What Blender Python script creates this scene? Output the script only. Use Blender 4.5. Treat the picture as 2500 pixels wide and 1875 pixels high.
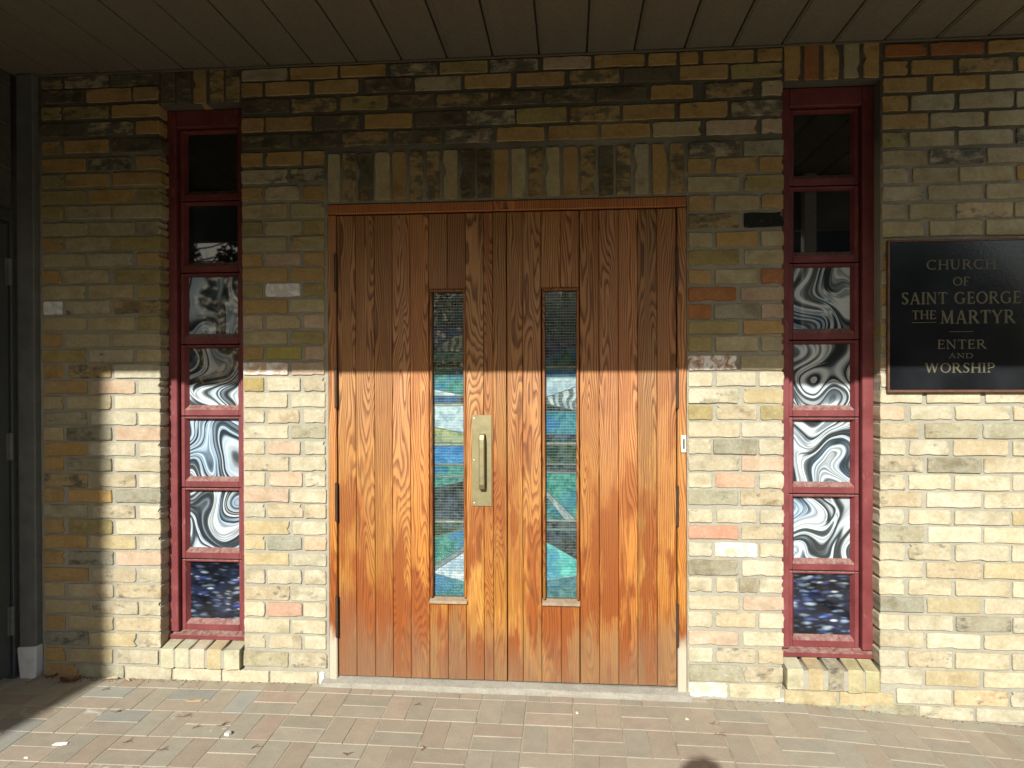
import bpy, bmesh, math, random
from mathutils import Vector, Matrix, noise as mnoise
for o in list(bpy.data.objects): bpy.data.objects.remove(o)
scene = bpy.context.scene
COL = scene.collection
R = math.radians

# ------------------------------------------------------------------ camera
cd = bpy.data.cameras.new('camera'); cam = bpy.data.objects.new('camera', cd); COL.objects.link(cam)
cd.sensor_width = 36.0; cd.lens = 24.48; cd.clip_start = 0.02; cd.clip_end = 900
yaw, pitch, roll = R(4.714), R(-0.34), R(-0.1633)
fwd = Vector((-math.sin(yaw)*math.cos(pitch), math.cos(yaw)*math.cos(pitch), math.sin(pitch)))
rgt = Vector((math.cos(yaw), math.sin(yaw), 0)); upv = rgt.cross(fwd)
r2 = rgt*math.cos(roll) + upv*math.sin(roll); u2 = -rgt*math.sin(roll) + upv*math.cos(roll)
cam.matrix_world = Matrix(((r2.x, u2.x, -fwd.x, 0), (r2.y, u2.y, -fwd.y, -3.1), (r2.z, u2.z, -fwd.z, 1.4), (0, 0, 0, 1)))
scene.camera = cam
# ------------------------------------------------------------------ sky and sun
SUN = Vector((0.17, 1.0, -0.56)).normalized()          # the way the light travels
el = math.asin(-SUN.z); az = math.atan2(-SUN.x, -SUN.y)  # from +Y towards +X
world = bpy.data.worlds.new('World'); scene.world = world; world.use_nodes = True
wt = world.node_tree; wt.nodes.clear()
wo = wt.nodes.new('ShaderNodeOutputWorld'); wb = wt.nodes.new('ShaderNodeBackground'); sk = wt.nodes.new('ShaderNodeTexSky')
sk.sky_type = 'NISHITA'; sk.sun_disc = False; sk.sun_elevation = el; sk.sun_rotation = az % (2*math.pi)
sk.air_density = 1.2; sk.dust_density = 2.0
wb.inputs['Strength'].default_value = 0.085
wt.links.new(sk.outputs['Color'], wb.inputs['Color']); wt.links.new(wb.outputs[0], wo.inputs[0])
sd = bpy.data.lights.new('sun', 'SUN'); sd.energy = 5.0; sd.angle = R(0.53); sd.color = (1.0, 0.972, 0.915)
sun = bpy.data.objects.new('sun', sd); COL.objects.link(sun); sun.location = (-3, -18, 12)
sun.rotation_euler = SUN.to_track_quat('-Z', 'Y').to_euler()
scene.view_settings.view_transform = 'Standard'; scene.view_settings.look = 'None'
scene.view_settings.gamma = 1.0; scene.view_settings.use_curve_mapping = False
scene.view_settings.exposure = 0.58
scene.cycles.max_bounces = 8; scene.cycles.diffuse_bounces = 5; scene.cycles.transparent_max_bounces = 12
scene.cycles.caustics_reflective = False; scene.cycles.caustics_refractive = False
scene.cycles.use_denoising = True

# ------------------------------------------------------------------ helpers
rnd = random.Random(7)
def link(name, me, mat=None, parent=None, loc=(0,0,0)):
    o = bpy.data.objects.new(name, me); COL.objects.link(o); o.location = loc
    if mat is not None and me is not None and not me.materials: me.materials.append(mat)
    if parent is not None: o.parent = parent
    return o
def empty(name, loc=(0,0,0)):
    o = bpy.data.objects.new(name, None); COL.objects.link(o); o.location = loc; o.empty_display_size = .1
    return o
def tag(o, label=None, cat=None, group=None, kind=None):
    if label: o['label'] = label
    if cat: o['category'] = cat
    if group: o['group'] = group
    if kind: o['kind'] = kind
    return o
def mesh(name, bm, smooth=False):
    me = bpy.data.meshes.new(name); bm.normal_update(); bm.to_mesh(me); bm.free()
    if smooth:
        for p in me.polygons: p.use_smooth = True
    return me
def pymesh(name, v, f, smooth=False):
    me = bpy.data.meshes.new(name); me.from_pydata(v, [], f); me.update()
    if smooth:
        for p in me.polygons: p.use_smooth = True
    return me
def box(bm, x0, x1, y0, y1, z0, z1, bev=0.0, M=None):
    vs = [bm.verts.new(c) for c in ((x0,y0,z0),(x1,y0,z0),(x1,y1,z0),(x0,y1,z0),(x0,y0,z1),(x1,y0,z1),(x1,y1,z1),(x0,y1,z1))]
    fs = [bm.faces.new([vs[i] for i in q]) for q in ((3,2,1,0),(4,5,6,7),(0,1,5,4),(1,2,6,5),(2,3,7,6),(3,0,4,7))]
    if M is not None:
        for v in vs: v.co = M @ v.co
    if bev > 0:
        bmesh.ops.bevel(bm, geom=list({e for f in fs for e in f.edges}), offset=bev, segments=1, profile=.5, affect='EDGES')
def boxes(name, lst, mat, parent=None, bev=0.0):
    bm = bmesh.new()
    for b in lst: box(bm, *b, bev=bev)
    return link(name, mesh(name, bm), mat, parent)
def prism(bm, pts, y0, y1):           # outline in x,z pushed from y0 (front) to y1
    a = [bm.verts.new((x, y0, z)) for x, z in pts]; b = [bm.verts.new((x, y1, z)) for x, z in pts]
    n = len(pts); bm.faces.new(a); bm.faces.new(b[::-1])
    for i in range(n): bm.faces.new((a[i], b[i], b[(i+1) % n], a[(i+1) % n]))
    bmesh.ops.recalc_face_normals(bm, faces=bm.faces[:])
def tube(bm, pts, rad, n=6, cap=True):
    rings = []
    for i, p in enumerate(pts):
        p = Vector(p); q = Vector(pts[min(i+1, len(pts)-1)]) - Vector(pts[max(i-1, 0)])
        if q.length < 1e-9: q = Vector((0,0,1))
        q.normalize(); a = q.orthogonal().normalized(); b = q.cross(a)
        r = rad[i] if isinstance(rad, (list, tuple)) else rad
        rings.append([bm.verts.new(p + (a*math.cos(t) + b*math.sin(t))*r) for t in [2*math.pi*k/n for k in range(n)]])
    for A, B in zip(rings, rings[1:]):
        for k in range(n): bm.faces.new((A[k], A[(k+1) % n], B[(k+1) % n], B[k]))
    if cap: bm.faces.new(rings[0][::-1]); bm.faces.new(rings[-1])

# ------------------------------------------------------------------ materials
class NT:
    def __init__(s, name):
        s.m = bpy.data.materials.new(name); s.m.use_nodes = True; s.t = s.m.node_tree; s.t.nodes.clear()
        s.out = s.t.nodes.new('ShaderNodeOutputMaterial')
    def n(s, typ, ins=None, **kw):
        nd = s.t.nodes.new('ShaderNode' + typ)
        for k, v in kw.items(): setattr(nd, k, v)
        for k, v in (ins or {}).items(): s.set(nd.inputs[k], v)
        return nd
    def set(s, sock, v):
        if isinstance(v, bpy.types.NodeSocket): s.t.links.new(v, sock)
        elif isinstance(v, bpy.types.Node): s.t.links.new(v.outputs[0], sock)
        else:
            if sock.type == 'RGBA' and isinstance(v, (tuple, list)) and len(v) == 3: v = (*v, 1)
            sock.default_value = v
    def math(s, op, a, b=0.0, c=None, clamp=False):
        nd = s.n('Math', operation=op); nd.use_clamp = clamp; s.set(nd.inputs[0], a); s.set(nd.inputs[1], b)
        if c is not None: s.set(nd.inputs[2], c)
        return nd.outputs[0]
    def vmath(s, op, a, b=(0,0,0)):
        nd = s.n('VectorMath', operation=op); s.set(nd.inputs[0], a); s.set(nd.inputs[1], b); return nd.outputs[0]
    def scale(s, a, f):
        nd = s.n('VectorMath', operation='SCALE'); s.set(nd.inputs[0], a); s.set(nd.inputs['Scale'], f); return nd.outputs[0]
    def mix(s, f, a, b, mode='MIX'):
        nd = s.n('Mix', data_type='RGBA', blend_type=mode); s.set(nd.inputs[0], f); s.set(nd.inputs[6], a); s.set(nd.inputs[7], b); return nd.outputs[2]
    def ramp(s, f, stops, interp='LINEAR'):
        nd = s.n('ValToRGB'); nd.color_ramp.interpolation = interp; e = nd.color_ramp.elements
        while len(e) < len(stops): e.new(.5)
        for q, (p, c) in zip(e, stops):
            q.position = p; q.color = (c, c, c, 1) if isinstance(c, (int, float)) else (*c, 1)
        s.set(nd.inputs[0], f); return nd.outputs[0]
    def noise(s, v, scale, detail=3, rough=.55, dist=0.0):
        return s.n('TexNoise', {'Vector': v, 'Scale': scale, 'Detail': detail, 'Roughness': rough, 'Distortion': dist})
    def smooth(s, f, a, b):
        nd = s.n('MapRange', {'Value': f, 'From Min': a, 'From Max': b}, interpolation_type='SMOOTHSTEP'); return nd.outputs[0]
    def coords(s, k=9.0):             # object coordinates shifted at random for every object
        tc = s.n('TexCoord'); oi = s.n('ObjectInfo')
        s.oi = oi; s.obj = tc.outputs['Object']
        r = oi.outputs['Random']
        off = s.n('CombineXYZ', {0: s.math('MULTIPLY', r, 37.7*k/9), 1: s.math('MULTIPLY', r, 91.3*k/9), 2: s.math('MULTIPLY', r, 53.1*k/9)})
        return s.vmath('ADD', tc.outputs['Object'], off.outputs[0])
    def world(s): return s.n('NewGeometry').outputs['Position']
    def bsdf(s, color, rough=.6, spec=.4, metal=0.0, bump=None, strength=.3, dist=.002, **kw):
        ins = {'Base Color': color, 'Roughness': rough, 'Specular IOR Level': spec, 'Metallic': metal}
        for k, v in kw.items(): ins[k.replace('_', ' ')] = v
        b = s.n('BsdfPrincipled', ins)
        if bump is not None:
            s.set(b.inputs['Normal'], s.n('Bump', {'Strength': strength, 'Distance': dist, 'Height': bump}))
        s.t.links.new(b.outputs[0], s.out.inputs[0]); return s.m

def m_brick():
    s = NT('tumbled_brick'); p = s.coords(); col = s.oi.outputs['Color']; stain = s.oi.outputs['Alpha']
    n1 = s.noise(p, 14, 4, .6); n2 = s.noise(p, 75, 4, .65); n3 = s.noise(s.vmath('MULTIPLY', p, (1, 1, 1.9)), 15, 5, .68)
    c = s.mix(s.ramp(n1, [(.3, 0), (.72, .62)]), col, s.mix(1, col, (.72, .60, .47), 'MULTIPLY'))
    c = s.mix(s.ramp(n2, [(.35, .35), (.62, 0)]), c, s.mix(1, c, (.62, .58, .5), 'MULTIPLY'))
    c = s.mix(s.ramp(n2, [(.6, 0), (.8, .4)]), c, (.62, .58, .48))
    th = s.math('SUBTRACT', .82, s.math('MULTIPLY', s.math('POWER', stain, 1.25), .52))
    dark = s.n('MapRange', {'Value': n3, 'From Min': th, 'From Max': s.math('ADD', th, .15)}).outputs[0]
    c = s.mix(s.math('MULTIPLY', dark, .84), c, s.mix(n2, (.035, .034, .030), (.12, .115, .095)))
    sm_ = s.noise(s.vmath('MULTIPLY', p, (1, 1, 1.6)), 9, 4, .62)
    c = s.mix(s.math('MULTIPLY', s.ramp(sm_, [(.50, 0), (.68, 1)]), s.math('ADD', .22, s.math('MULTIPLY', stain, .9)), clamp=True), c, s.mix(1, c, (.56, .54, .47), 'MULTIPLY'))
    pit = s.n('TexVoronoi', {'Vector': p, 'Scale': 160}).outputs[0]
    h = s.math('ADD', s.math('MULTIPLY', n1, .9), s.math('ADD', s.math('MULTIPLY', n2, .5), s.math('MULTIPLY', s.ramp(pit, [(0, 0), (.25, 1)]), .16)))
    return s.bsdf(c, .9, .2, bump=h, strength=.55, dist=.004)
def m_whitewash():
    s = NT('smeared_brick'); p = s.coords(); col = s.oi.outputs['Color']
    n = s.noise(p, 22, 5, .65, .8)
    c = s.mix(s.ramp(n, [(.42, 0), (.56, 1)]), col, (.78, .76, .72))
    return s.bsdf(c, .85, .2, bump=n, strength=.4, dist=.003)
def m_mortar():
    s = NT('mortar'); p = s.world(); n = s.noise(p, 60, 5, .7); b = s.noise(p, 5, 3)
    c = s.mix(n, (.255, .242, .190), (.39, .37, .295)); c = s.mix(s.ramp(b, [(.4, 0), (.7, .6)]), c, (.235, .225, .185))
    top_dark = s.math('MULTIPLY', s.smooth(s.math('ADD', s.n('SeparateXYZ', {0: p}).outputs[2], s.math('MULTIPLY', s.noise(s.vmath('MULTIPLY', p, (1.3, 1.3, 2.6)), 1, 3).outputs[0], .9)), 2.65, 3.05), .75)
    c = s.mix(top_dark, c, (.045, .042, .034))  # mortar gets darker in patches towards the top of the wall
    return s.bsdf(c, .95, .1, bump=n, strength=.8, dist=.006)
def m_plain(name, c, rough=.6, spec=.4, metal=0.0, var=.25, scale=30, bump=.15, **kw):
    s = NT(name); p = s.coords(); n = s.noise(p, scale, 4, .6); n2 = s.noise(p, scale*.17, 3, .6)
    d = tuple(x*(1-var) for x in c); e = tuple(min(1, x*(1+var*.6)) for x in c)
    col = s.mix(s.ramp(s.math('ADD', s.math('MULTIPLY', n, .5), s.math('MULTIPLY', n2, .5)), [(.35, 0), (.65, 1)]), d, e)
    return s.bsdf(col, rough, spec, metal, bump=n, strength=bump, dist=.002, **kw)
def m_wood(name, jamb=False):
    s = NT(name); p = s.coords(30); col = s.oi.outputs['Color']; w = s.world(); r = s.oi.outputs['Random']
    sx = s.n('SeparateXYZ', {0: s.obj}); rr = s.n('TexWhiteNoise', {'W': s.math('MULTIPLY', r, 77.0)}, noise_dimensions='1D')
    rc = s.n('SeparateColor', {0: rr.outputs['Color']})
    wob = s.noise(s.vmath('MULTIPLY', p, (9, 9, 1.1)), 1.0, 2, .5).outputs[0]
    wob2 = s.noise(s.vmath('MULTIPLY', p, (60, 60, 5)), 1.0, 2, .5).outputs[0]
    # flat sawn rings: a board cut off-centre from a slowly tapering, wandering trunk
    x = s.math('ADD', sx.outputs[0], s.math('MULTIPLY', s.math('SUBTRACT', rc.outputs[0], .5), .20))
    x = s.math('ADD', x, s.math('MULTIPLY', s.math('SUBTRACT', wob, .5), .05))
    zz = s.math('MULTIPLY', sx.outputs[2], s.math('MULTIPLY', s.math('SUBTRACT', rc.outputs[1], .5), .16))
    d = s.math('ADD', s.math('ADD', zz, s.math('MULTIPLY', wob, .20)), s.math('ADD', -.09, s.math('MULTIPLY', rc.outputs[2], .07)))
    rad = s.math('SQRT', s.math('ADD', s.math('MULTIPLY', x, x), s.math('MULTIPLY', d, d)))
    rad = s.math('ADD', rad, s.math('MULTIPLY', wob2, .0016))
    ring = s.math('FRACT', s.math('MULTIPLY', rad, 132.0))
    ringv = s.ramp(ring, [(0, 1), (.22, .75), (.5, 0), (.86, 0), (1, 1)])
    fib = s.noise(s.vmath('MULTIPLY', p, (420, 420, 7)), 1.0, 3, .7).outputs[0]
    blot = s.noise(s.vmath('MULTIPLY', p, (11, 11, 2.1)), 1.0, 4, .62).outputs[0]
    big = s.noise(s.vmath('MULTIPLY', w, (2.6, 2.6, 1.5)), 1.0, 3, .6).outputs[0]
    sz = s.n('SeparateXYZ', {0: w}).outputs[2]
    low = s.smooth(sz, 1.75, .25)                          # rain and sun have worn the lower boards more
    light = s.mix(low, (.45, .225, .090), (.375, .158, .023)); dark = s.mix(low, (.100, .034, .011), (.135, .036, .006))  # besides wear, shade and sun are put in: upper tone lifted, lower cut
    light = s.mix(1, light, col, 'MULTIPLY'); dark = s.mix(1, dark, col, 'MULTIPLY')
    g = s.math('ADD', s.math('MULTIPLY', ringv, s.math('SUBTRACT', .78, s.math('MULTIPLY', low, .20))), s.math('MULTIPLY', s.ramp(fib, [(.35, 1), (.6, 0)]), .30), clamp=True)
    c = s.mix(g, light, dark)
    foot = s.smooth(sz, .75, .05)
    deep = s.ramp(s.math('ADD', s.math('ADD', s.math('MULTIPLY', blot, .6), s.math('MULTIPLY', big, .4)), s.math('MULTIPLY', foot, .045)), [(.475, 0), (.545, 1)])
    c = s.mix(s.math('MULTIPLY', deep, s.math('ADD', .22, s.math('MULTIPLY', low, .72))), c, s.mix(g, (.245, .062, .010), (.110, .028, .006)))
    bare = s.ramp(s.math('ADD', s.math('MULTIPLY', blot, .72), s.math('MULTIPLY', fib, .28)), [(.500, 0), (.545, 1)])
    inv = s.math('MULTIPLY', s.math('MULTIPLY', bare, low), s.math('SUBTRACT', 1, deep))
    c = s.mix(s.math('MULTIPLY', inv, .78), c, s.mix(s.math('MULTIPLY', g, .7), (.53, .285, .062), (.36, .155, .026)))
    if jamb:
        edge = s.math('ADD', sz, s.math('MULTIPLY', s.math('SUBTRACT', s.noise(s.vmath('MULTIPLY', w, (30, 30, 6)), 1, 3).outputs[0], .5), .22))
        c = s.mix(s.smooth(edge, .31, .19), c, s.mix(fib, (.30, .26, .19), (.52, .47, .36)))
    else:
        edge = s.math('ADD', sz, s.math('MULTIPLY', s.math('SUBTRACT', blot, .5), .9))
        c = s.mix(s.math('MULTIPLY', s.smooth(edge, .42, .05), .6), c, s.mix(fib, (.115, .085, .058), (.22, .145, .075)))
    rough = s.mix(inv, (.48,)*3, (.8,)*3)
    return s.bsdf(c, s.n('RGBToBW', {0: rough}).outputs[0], .35, bump=s.math('SUBTRACT', s.math('MULTIPLY', fib, .5), s.math('MULTIPLY', ringv, .5)), strength=.35, dist=.0015)
def m_redpaint():
    s = NT('oxblood_paint'); p = s.coords(); n = s.noise(s.vmath('MULTIPLY', p, (1, 1, .35)), 55, 5, .65); b = s.noise(p, 8, 3)
    c = s.mix(s.ramp(b, [(.35, 0), (.7, 1)]), (.125, .024, .025), (.185, .046, .047))
    c = s.mix(s.ramp(n, [(.6, 0), (.78, .5)]), c, (.36, .16, .13))
    up = s.n('SeparateXYZ', {0: s.n('NewGeometry').outputs['Normal']}).outputs[2]
    dust = s.math('MULTIPLY', s.smooth(up, .3, .8), s.ramp(n, [(.36, .10), (.62, .60)]))
    c = s.mix(dust, c, (.33, .27, .22))
    return s.bsdf(c, .55, .35, bump=n, strength=.2, dist=.002)
def m_swirl():
    s = NT('swirled_art_glass'); p = s.coords(); tc = s.n('TexCoord').outputs['Object']
    r = s.oi.outputs['Random']; sh = s.n('CombineXYZ', {0: s.math('MULTIPLY', r, 41.0), 1: s.math('MULTIPLY', r, 7.0), 2: s.math('MULTIPLY', r, 83.0)}).outputs[0]
    q = s.vmath('ADD', s.vmath('MULTIPLY', tc, (5.2, 0, 4.4)), sh)
    ang = s.math('MULTIPLY_ADD', s.n('TexWhiteNoise', {'W': s.math('MULTIPLY', r, 913.0)}, noise_dimensions='1D').outputs[0], 2.0, -1.0)
    tr_ = s.n('VectorRotate', {'Vector': tc, 'Angle': ang}, rotation_type='Y_AXIS').outputs[0]
    sp = s.n('SeparateXYZ', {0: tr_}); X_, Z_ = sp.outputs[0], sp.outputs[2]
    sx_, sy_, sz_ = [s.n('SeparateXYZ', {0: sh}).outputs[k] for k in range(3)]
    lo_ = s.noise(s.vmath('ADD', s.vmath('MULTIPLY', tc, (7, 0, 6)), sh), 1.0, 0).outputs['Color']; l3 = s.n('SeparateColor', {0: lo_})
    bend = s.math('MULTIPLY', s.math('SINE', s.math('ADD', s.math('MULTIPLY', Z_, 21.0), sx_)), .050)
    U = s.math('ADD', s.math('ADD', X_, bend), s.math('MULTIPLY', s.math('SUBTRACT', l3.outputs[0], .5), .36))
    Wv = s.math('ADD', Z_, s.math('MULTIPLY', s.math('SUBTRACT', l3.outputs[1], .5), .25))
    q2 = s.vmath('ADD', s.n('CombineXYZ', {0: s.math('MULTIPLY', U, 12.0), 2: s.math('MULTIPLY', Wv, 1.7)}).outputs[0], sh)
    v = s.noise(q2, 1.0, 1, .30).outputs[0]
    hair = s.noise(s.vmath('MULTIPLY', q2, (9, 1, .8)), 1.0, 1, .5).outputs[0]
    v = s.math('ADD', v, s.math('MULTIPLY', s.math('SUBTRACT', hair, .5), .075))
    K0, K1, K2, K3, W = (.028, .034, .037), (.070, .085, .092), (.18, .22, .24), (.34, .385, .405), (.54, .585, .60)
    c = s.ramp(v, [(.22, K2), (.28, W), (.33, K3), (.37, K1), (.40, K0), (.435, K0), (.455, K2), (.47, W), (.485, K3), (.50, K2), (.515, K3), (.53, W), (.555, W), (.575, K2), (.60, K1), (.63, K0), (.66, K1), (.685, K3), (.72, W), (.80, K2)])
    blue = s.ramp(s.noise(q2, .6, 1).outputs[0], [(.48, 0), (.62, .6)])
    c = s.mix(blue, c, s.mix(1, c, (.50, .72, .95), 'MULTIPLY'))
    return s.bsdf(c, .04, .5, Coat_Weight=.6, Coat_Roughness=.02)
def m_clear_dark():
    s = NT('dark_clear_glass'); p = s.coords(); n = s.noise(s.vmath('MULTIPLY', p, (2, 2, 3)), 3, 3)
    c = s.mix(s.ramp(n, [(.5, 0), (.75, .5)]), (.008, .009, .009), (.045, .050, .050))
    return s.bsdf(c, .02, .5, Coat_Weight=.6, Coat_Roughness=.02)
def m_blue():
    s = NT('streaky_blue_glass'); p = s.coords()
    q = s.vmath('ADD', p, s.scale(s.noise(p, 9, 1).outputs['Color'], .025))
    def flecks(vx, vz, off, lo, hi):
        vn = s.n('TexVoronoi', {'Vector': s.vmath('ADD', s.vmath('MULTIPLY', q, (vx, 0, vz)), off), 'Scale': 1.0, 'Randomness': 1.0})
        rc = s.n('SeparateColor', {0: vn.outputs['Color']})
        return s.math('MULTIPLY', s.smooth(vn.outputs['Distance'], hi, lo), s.math('POWER', rc.outputs[0], 1.7)), rc.outputs[1]
    e = s.noise(s.vmath('MULTIPLY', q, (7, 0, 15)), 1.0, 2).outputs[0]
    c = s.mix(s.ramp(e, [(.42, 0), (.66, 1)]), (.004, .005, .008), (.014, .020, .045))
    for k, (vx, vz, off) in enumerate(((15, 50, (0, 0, 0)), (19, 62, (7, 0, 3)), (13, 44, (3, 0, 9)))):
        f, h = flecks(vx, vz, off, .05, .46)
        col = s.mix(h, (.03, .055, .30), (.40, .53, .62)) if k != 1 else s.mix(h, (.09, .19, .36), (.60, .69, .74))
        c = s.mix(s.math('MULTIPLY', f, s.ramp(e, [(.36, .35), (.58, 1)])), c, col)
    return s.bsdf(c, .05, .5, Coat_Weight=.6, Coat_Roughness=.02)
def m_stained():
    s = NT('stained_glass'); p = s.coords(); col = s.oi.outputs['Color']; al = s.oi.outputs['Alpha']
    n = s.noise(p, 26, 2, .5, 1.0); f = s.noise(p, 9, 2, .5)
    w = s.n('TexWave', {'Vector': p, 'Scale': 9, 'Distortion': 9, 'Detail': 1, 'Detail Scale': 1.2}).outputs[1]
    c = s.mix(s.ramp(n, [(.38, 0), (.62, 1)]), s.mix(1, col, (.50, .60, .72), 'MULTIPLY'), s.mix(.12, col, (.45, .60, .72)))
    c = s.mix(s.math('MULTIPLY', s.ramp(f, [(.48, 0), (.58, 1)]), s.math('MULTIPLY', al, .65)), c, (.035, .15, .42))
    sw = s.math('MULTIPLY', s.smooth(al, .12, .0), s.ramp(w, [(.42, .75), (.55, 0)]))
    c = s.mix(sw, c, s.mix(1, col, (.10, .11, .12), 'MULTIPLY'))
    return s.bsdf(c, .12, .5, bump=n, strength=.12, dist=.003)
def m_thin_glass():
    s = NT('clear_sheet_glass'); fr = s.n('Fresnel', {'IOR': 1.5})
    tr = s.n('BsdfTransparent', {'Color': (.90, .94, .93)}); gl = s.n('BsdfGlossy', {'Color': (1, 1, 1), 'Roughness': .015})
    mx = s.n('MixShader', {0: s.math('MULTIPLY', fr.outputs[0], .42), 1: tr.outputs[0], 2: gl.outputs[0]})
    s.t.links.new(mx.outputs[0], s.out.inputs[0]); return s.m
def m_paver():
    s = NT('paver_concrete'); p = s.coords(); col = s.oi.outputs['Color']; eff = s.oi.outputs['Alpha']
    w = s.world(); n = s.noise(w, 220, 4, .7); m = s.noise(w, 14, 4, .6); e = s.noise(s.vmath('MULTIPLY', p, (14, 14, 14)), 1.0, 5, .7, 1.2)
    c = s.mix(s.ramp(n, [(.35, .5), (.6, 0)]), col, s.mix(1, col, (.6, .58, .55), 'MULTIPLY'))
    c = s.mix(s.ramp(m, [(.35, 0), (.7, .45)]), c, s.mix(1, c, (.72, .72, .72), 'MULTIPLY'))
    c = s.mix(s.ramp(n, [(.66, 0), (.78, .5)]), c, (.5, .47, .40))
    th = s.math('SUBTRACT', .85, s.math('MULTIPLY', eff, .42))
    c = s.mix(s.math('MULTIPLY', s.n('MapRange', {'Value': e, 'From Min': th, 'From Max': s.math('ADD', th, .12)}).outputs[0], .8), c, (.62, .62, .60))
    return s.bsdf(c, .93, .15, bump=s.math('ADD', n, s.math('MULTIPLY', m, .6)), strength=.35, dist=.003)
def m_sand():
    s = NT('joint_sand'); w = s.world(); n = s.noise(w, 160, 4, .7); b = s.noise(w, 9, 3)
    c = s.mix(n, (.33, .295, .225), (.405, .365, .285)); c = s.mix(s.ramp(b, [(.50, 0), (.64, .7)]), c, (.19, .17, .12))
    return s.bsdf(c, .95, .1, bump=n, strength=.6, dist=.004)
def m_sign():
    s = NT('black_gloss_panel'); p = s.coords(); n = s.noise(p, 85, 3, .6); b = s.noise(p, 5, 2)
    c = s.mix(s.ramp(b, [(.4, 0), (.7, 1)]), (.008, .009, .010), (.016, .018, .020))
    return s.bsdf(c, .12, .5, bump=n, strength=.16, dist=.0014, Coat_Weight=.6, Coat_Roughness=.10)
def m_soffit():
    s = NT('soffit_board'); p = s.coords(); w = s.world(); n = s.noise(s.vmath('MULTIPLY', p, (12, 2, 12)), 1.0, 3); f = s.noise(w, 90, 3)
    c = s.mix(n, (.118, .104, .080), (.162, .143, .110)); c = s.mix(s.ramp(f, [(.4, .25), (.6, 0)]), c, (.06, .048, .03))
    return s.bsdf(c, .7, .25, bump=f, strength=.1, dist=.002)
BRICK = m_brick(); WASH = m_whitewash(); MORTAR = m_mortar(); WOOD = m_wood('varnished_oak'); JAMB = m_wood('varnished_jamb', True)
RED = m_redpaint(); SWIRL = m_swirl(); BLUE = m_blue(); DARKGLASS = m_clear_dark(); STAINED = m_stained(); SHEET = m_thin_glass()
PAVER = m_paver(); SAND = m_sand(); SIGN = m_sign(); SOFFIT = m_soffit()
BRASS = m_plain('aged_brass', (.27, .235, .125), .48, .5, .7, .2, 40, .1)
BRONZE = m_plain('dark_bronze', (.075, .05, .035), .45, .5, .5, .3, 60, .1)
LEAD = m_plain('lead_came', (.16, .16, .15), .5, .4, .5, .3, 80, .1)
WIRE = m_plain('wire', (.62, .60, .50), .35, .5, .8, .1, 90, 0)
GREYPAINT = m_plain('grey_paint', (.128, .130, .120), .6, .35, 0, .3, 14, .1)
WHITEPAINT = m_plain('white_paint', (.62, .62, .60), .6, .3, 0, .18, 18, .1)
STEEL = m_plain('grey_steel_door', (.055, .060, .060), .45, .4, 0, .15, 10, .05)
BLOCK = m_plain('concrete_block', (.085, .083, .072), .95, .15, 0, .25, 60, .5)
CONCRETE = m_plain('threshold_concrete', (.285, .268, .222), .9, .2, 0, .22, 90, .4)
GOLD = m_plain('gold_leaf_letters', (.105, .095, .050), .5, .4, .1, .2, 70, .1)
COPPER = m_plain('copper_edge', (.17, .085, .055), .5, .4, .5, .35, 50, .1)
IVORY = m_plain('ivory_metal', (.72, .69, .58), .5, .4, 0, .08, 40, .05)
BLACK = m_plain('black_rubber', (.012, .012, .012), .6, .3, 0, .1, 40, .05)
LEAF = m_plain('dry_leaf', (.20, .085, .030), .8, .2, 0, .45, 60, .3)
TANLEAF = m_plain('pale_dry_leaf', (.42, .32, .19), .85, .2, 0, .3, 60, .3)
TWIG = m_plain('twig', (.17, .095, .062), .85, .2, 0, .4, 70, .3)
PAPER = m_plain('paper', (.80, .79, .76), .8, .2, 0, .05, 60, .1)
BUTT = m_plain('orange_filter', (.70, .26, .08), .8, .2, 0, .2, 60, .1)
CHIP = m_plain('mortar_chip', (.52, .50, .44), .95, .1, 0, .25, 90, .5)
BARK = m_plain('bark', (.075, .060, .048), .9, .2, 0, .3, 12, .6)
NEEDLE = m_plain('cedar_leaf', (.035, .055, .022), .8, .3, 0, .35, 2, 0)
ASPHALT = m_plain('asphalt', (.055, .055, .052), .9, .2, 0, .25, 8, .3)
GRASS = m_plain('winter_lawn', (.085, .085, .040), .95, .1, 0, .35, 2, .5)
SIDING = m_plain('pale_siding', (.45, .44, .40), .8, .2, 0, .1, 3, .1)
ROOFING = m_plain('dark_shingle', (.05, .047, .045), .9, .2, 0, .3, 20, .4)

# ------------------------------------------------------------------ ground
PROF = [(-9, .012), (-2.6, .010), (-2.16, .006), (-1.15, .012), (.5, .002), (.95, -.004), (1.25, -.024), (1.46, -.039), (1.715, -.056), (1.95, -.072), (2.4, -.095), (9, -.095)]
def gz(x, y):
    z = PROF[-1][1]
    for (a, p), (b, q) in zip(PROF, PROF[1:]):
        if a <= x <= b: z = p + (q-p)*(x-a)/(b-a); break
    return z - .035*min(max(-y, 0), 3.2)
s_ = 320
link('ground', pymesh('ground', [(-s_, -s_, -.30), (s_, -s_, -.30), (s_, s_, -.30), (-s_, s_, -.30)], [(0, 1, 2, 3)]), GRASS)['kind'] = 'structure'
link('road', pymesh('road', [(-s_, -13, -.29), (s_, -13, -.29), (s_, -7.6, -.29), (-s_, -7.6, -.29)], [(0, 1, 2, 3)]), ASPHALT)['kind'] = 'structure'
pave = empty('pavement', (0, 0, 0)); pave['kind'] = 'structure'; pave['label'] = 'basketweave pavement of tan and grey concrete pavers in front of the doors'
xs = [-7 + .15*i for i in range(94)]; ys = [.06] + [-.15*j for j in range(33)]
V = [(x, y, gz(x, y) - .0022) for y in ys for x in xs]; nx = len(xs)
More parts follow.
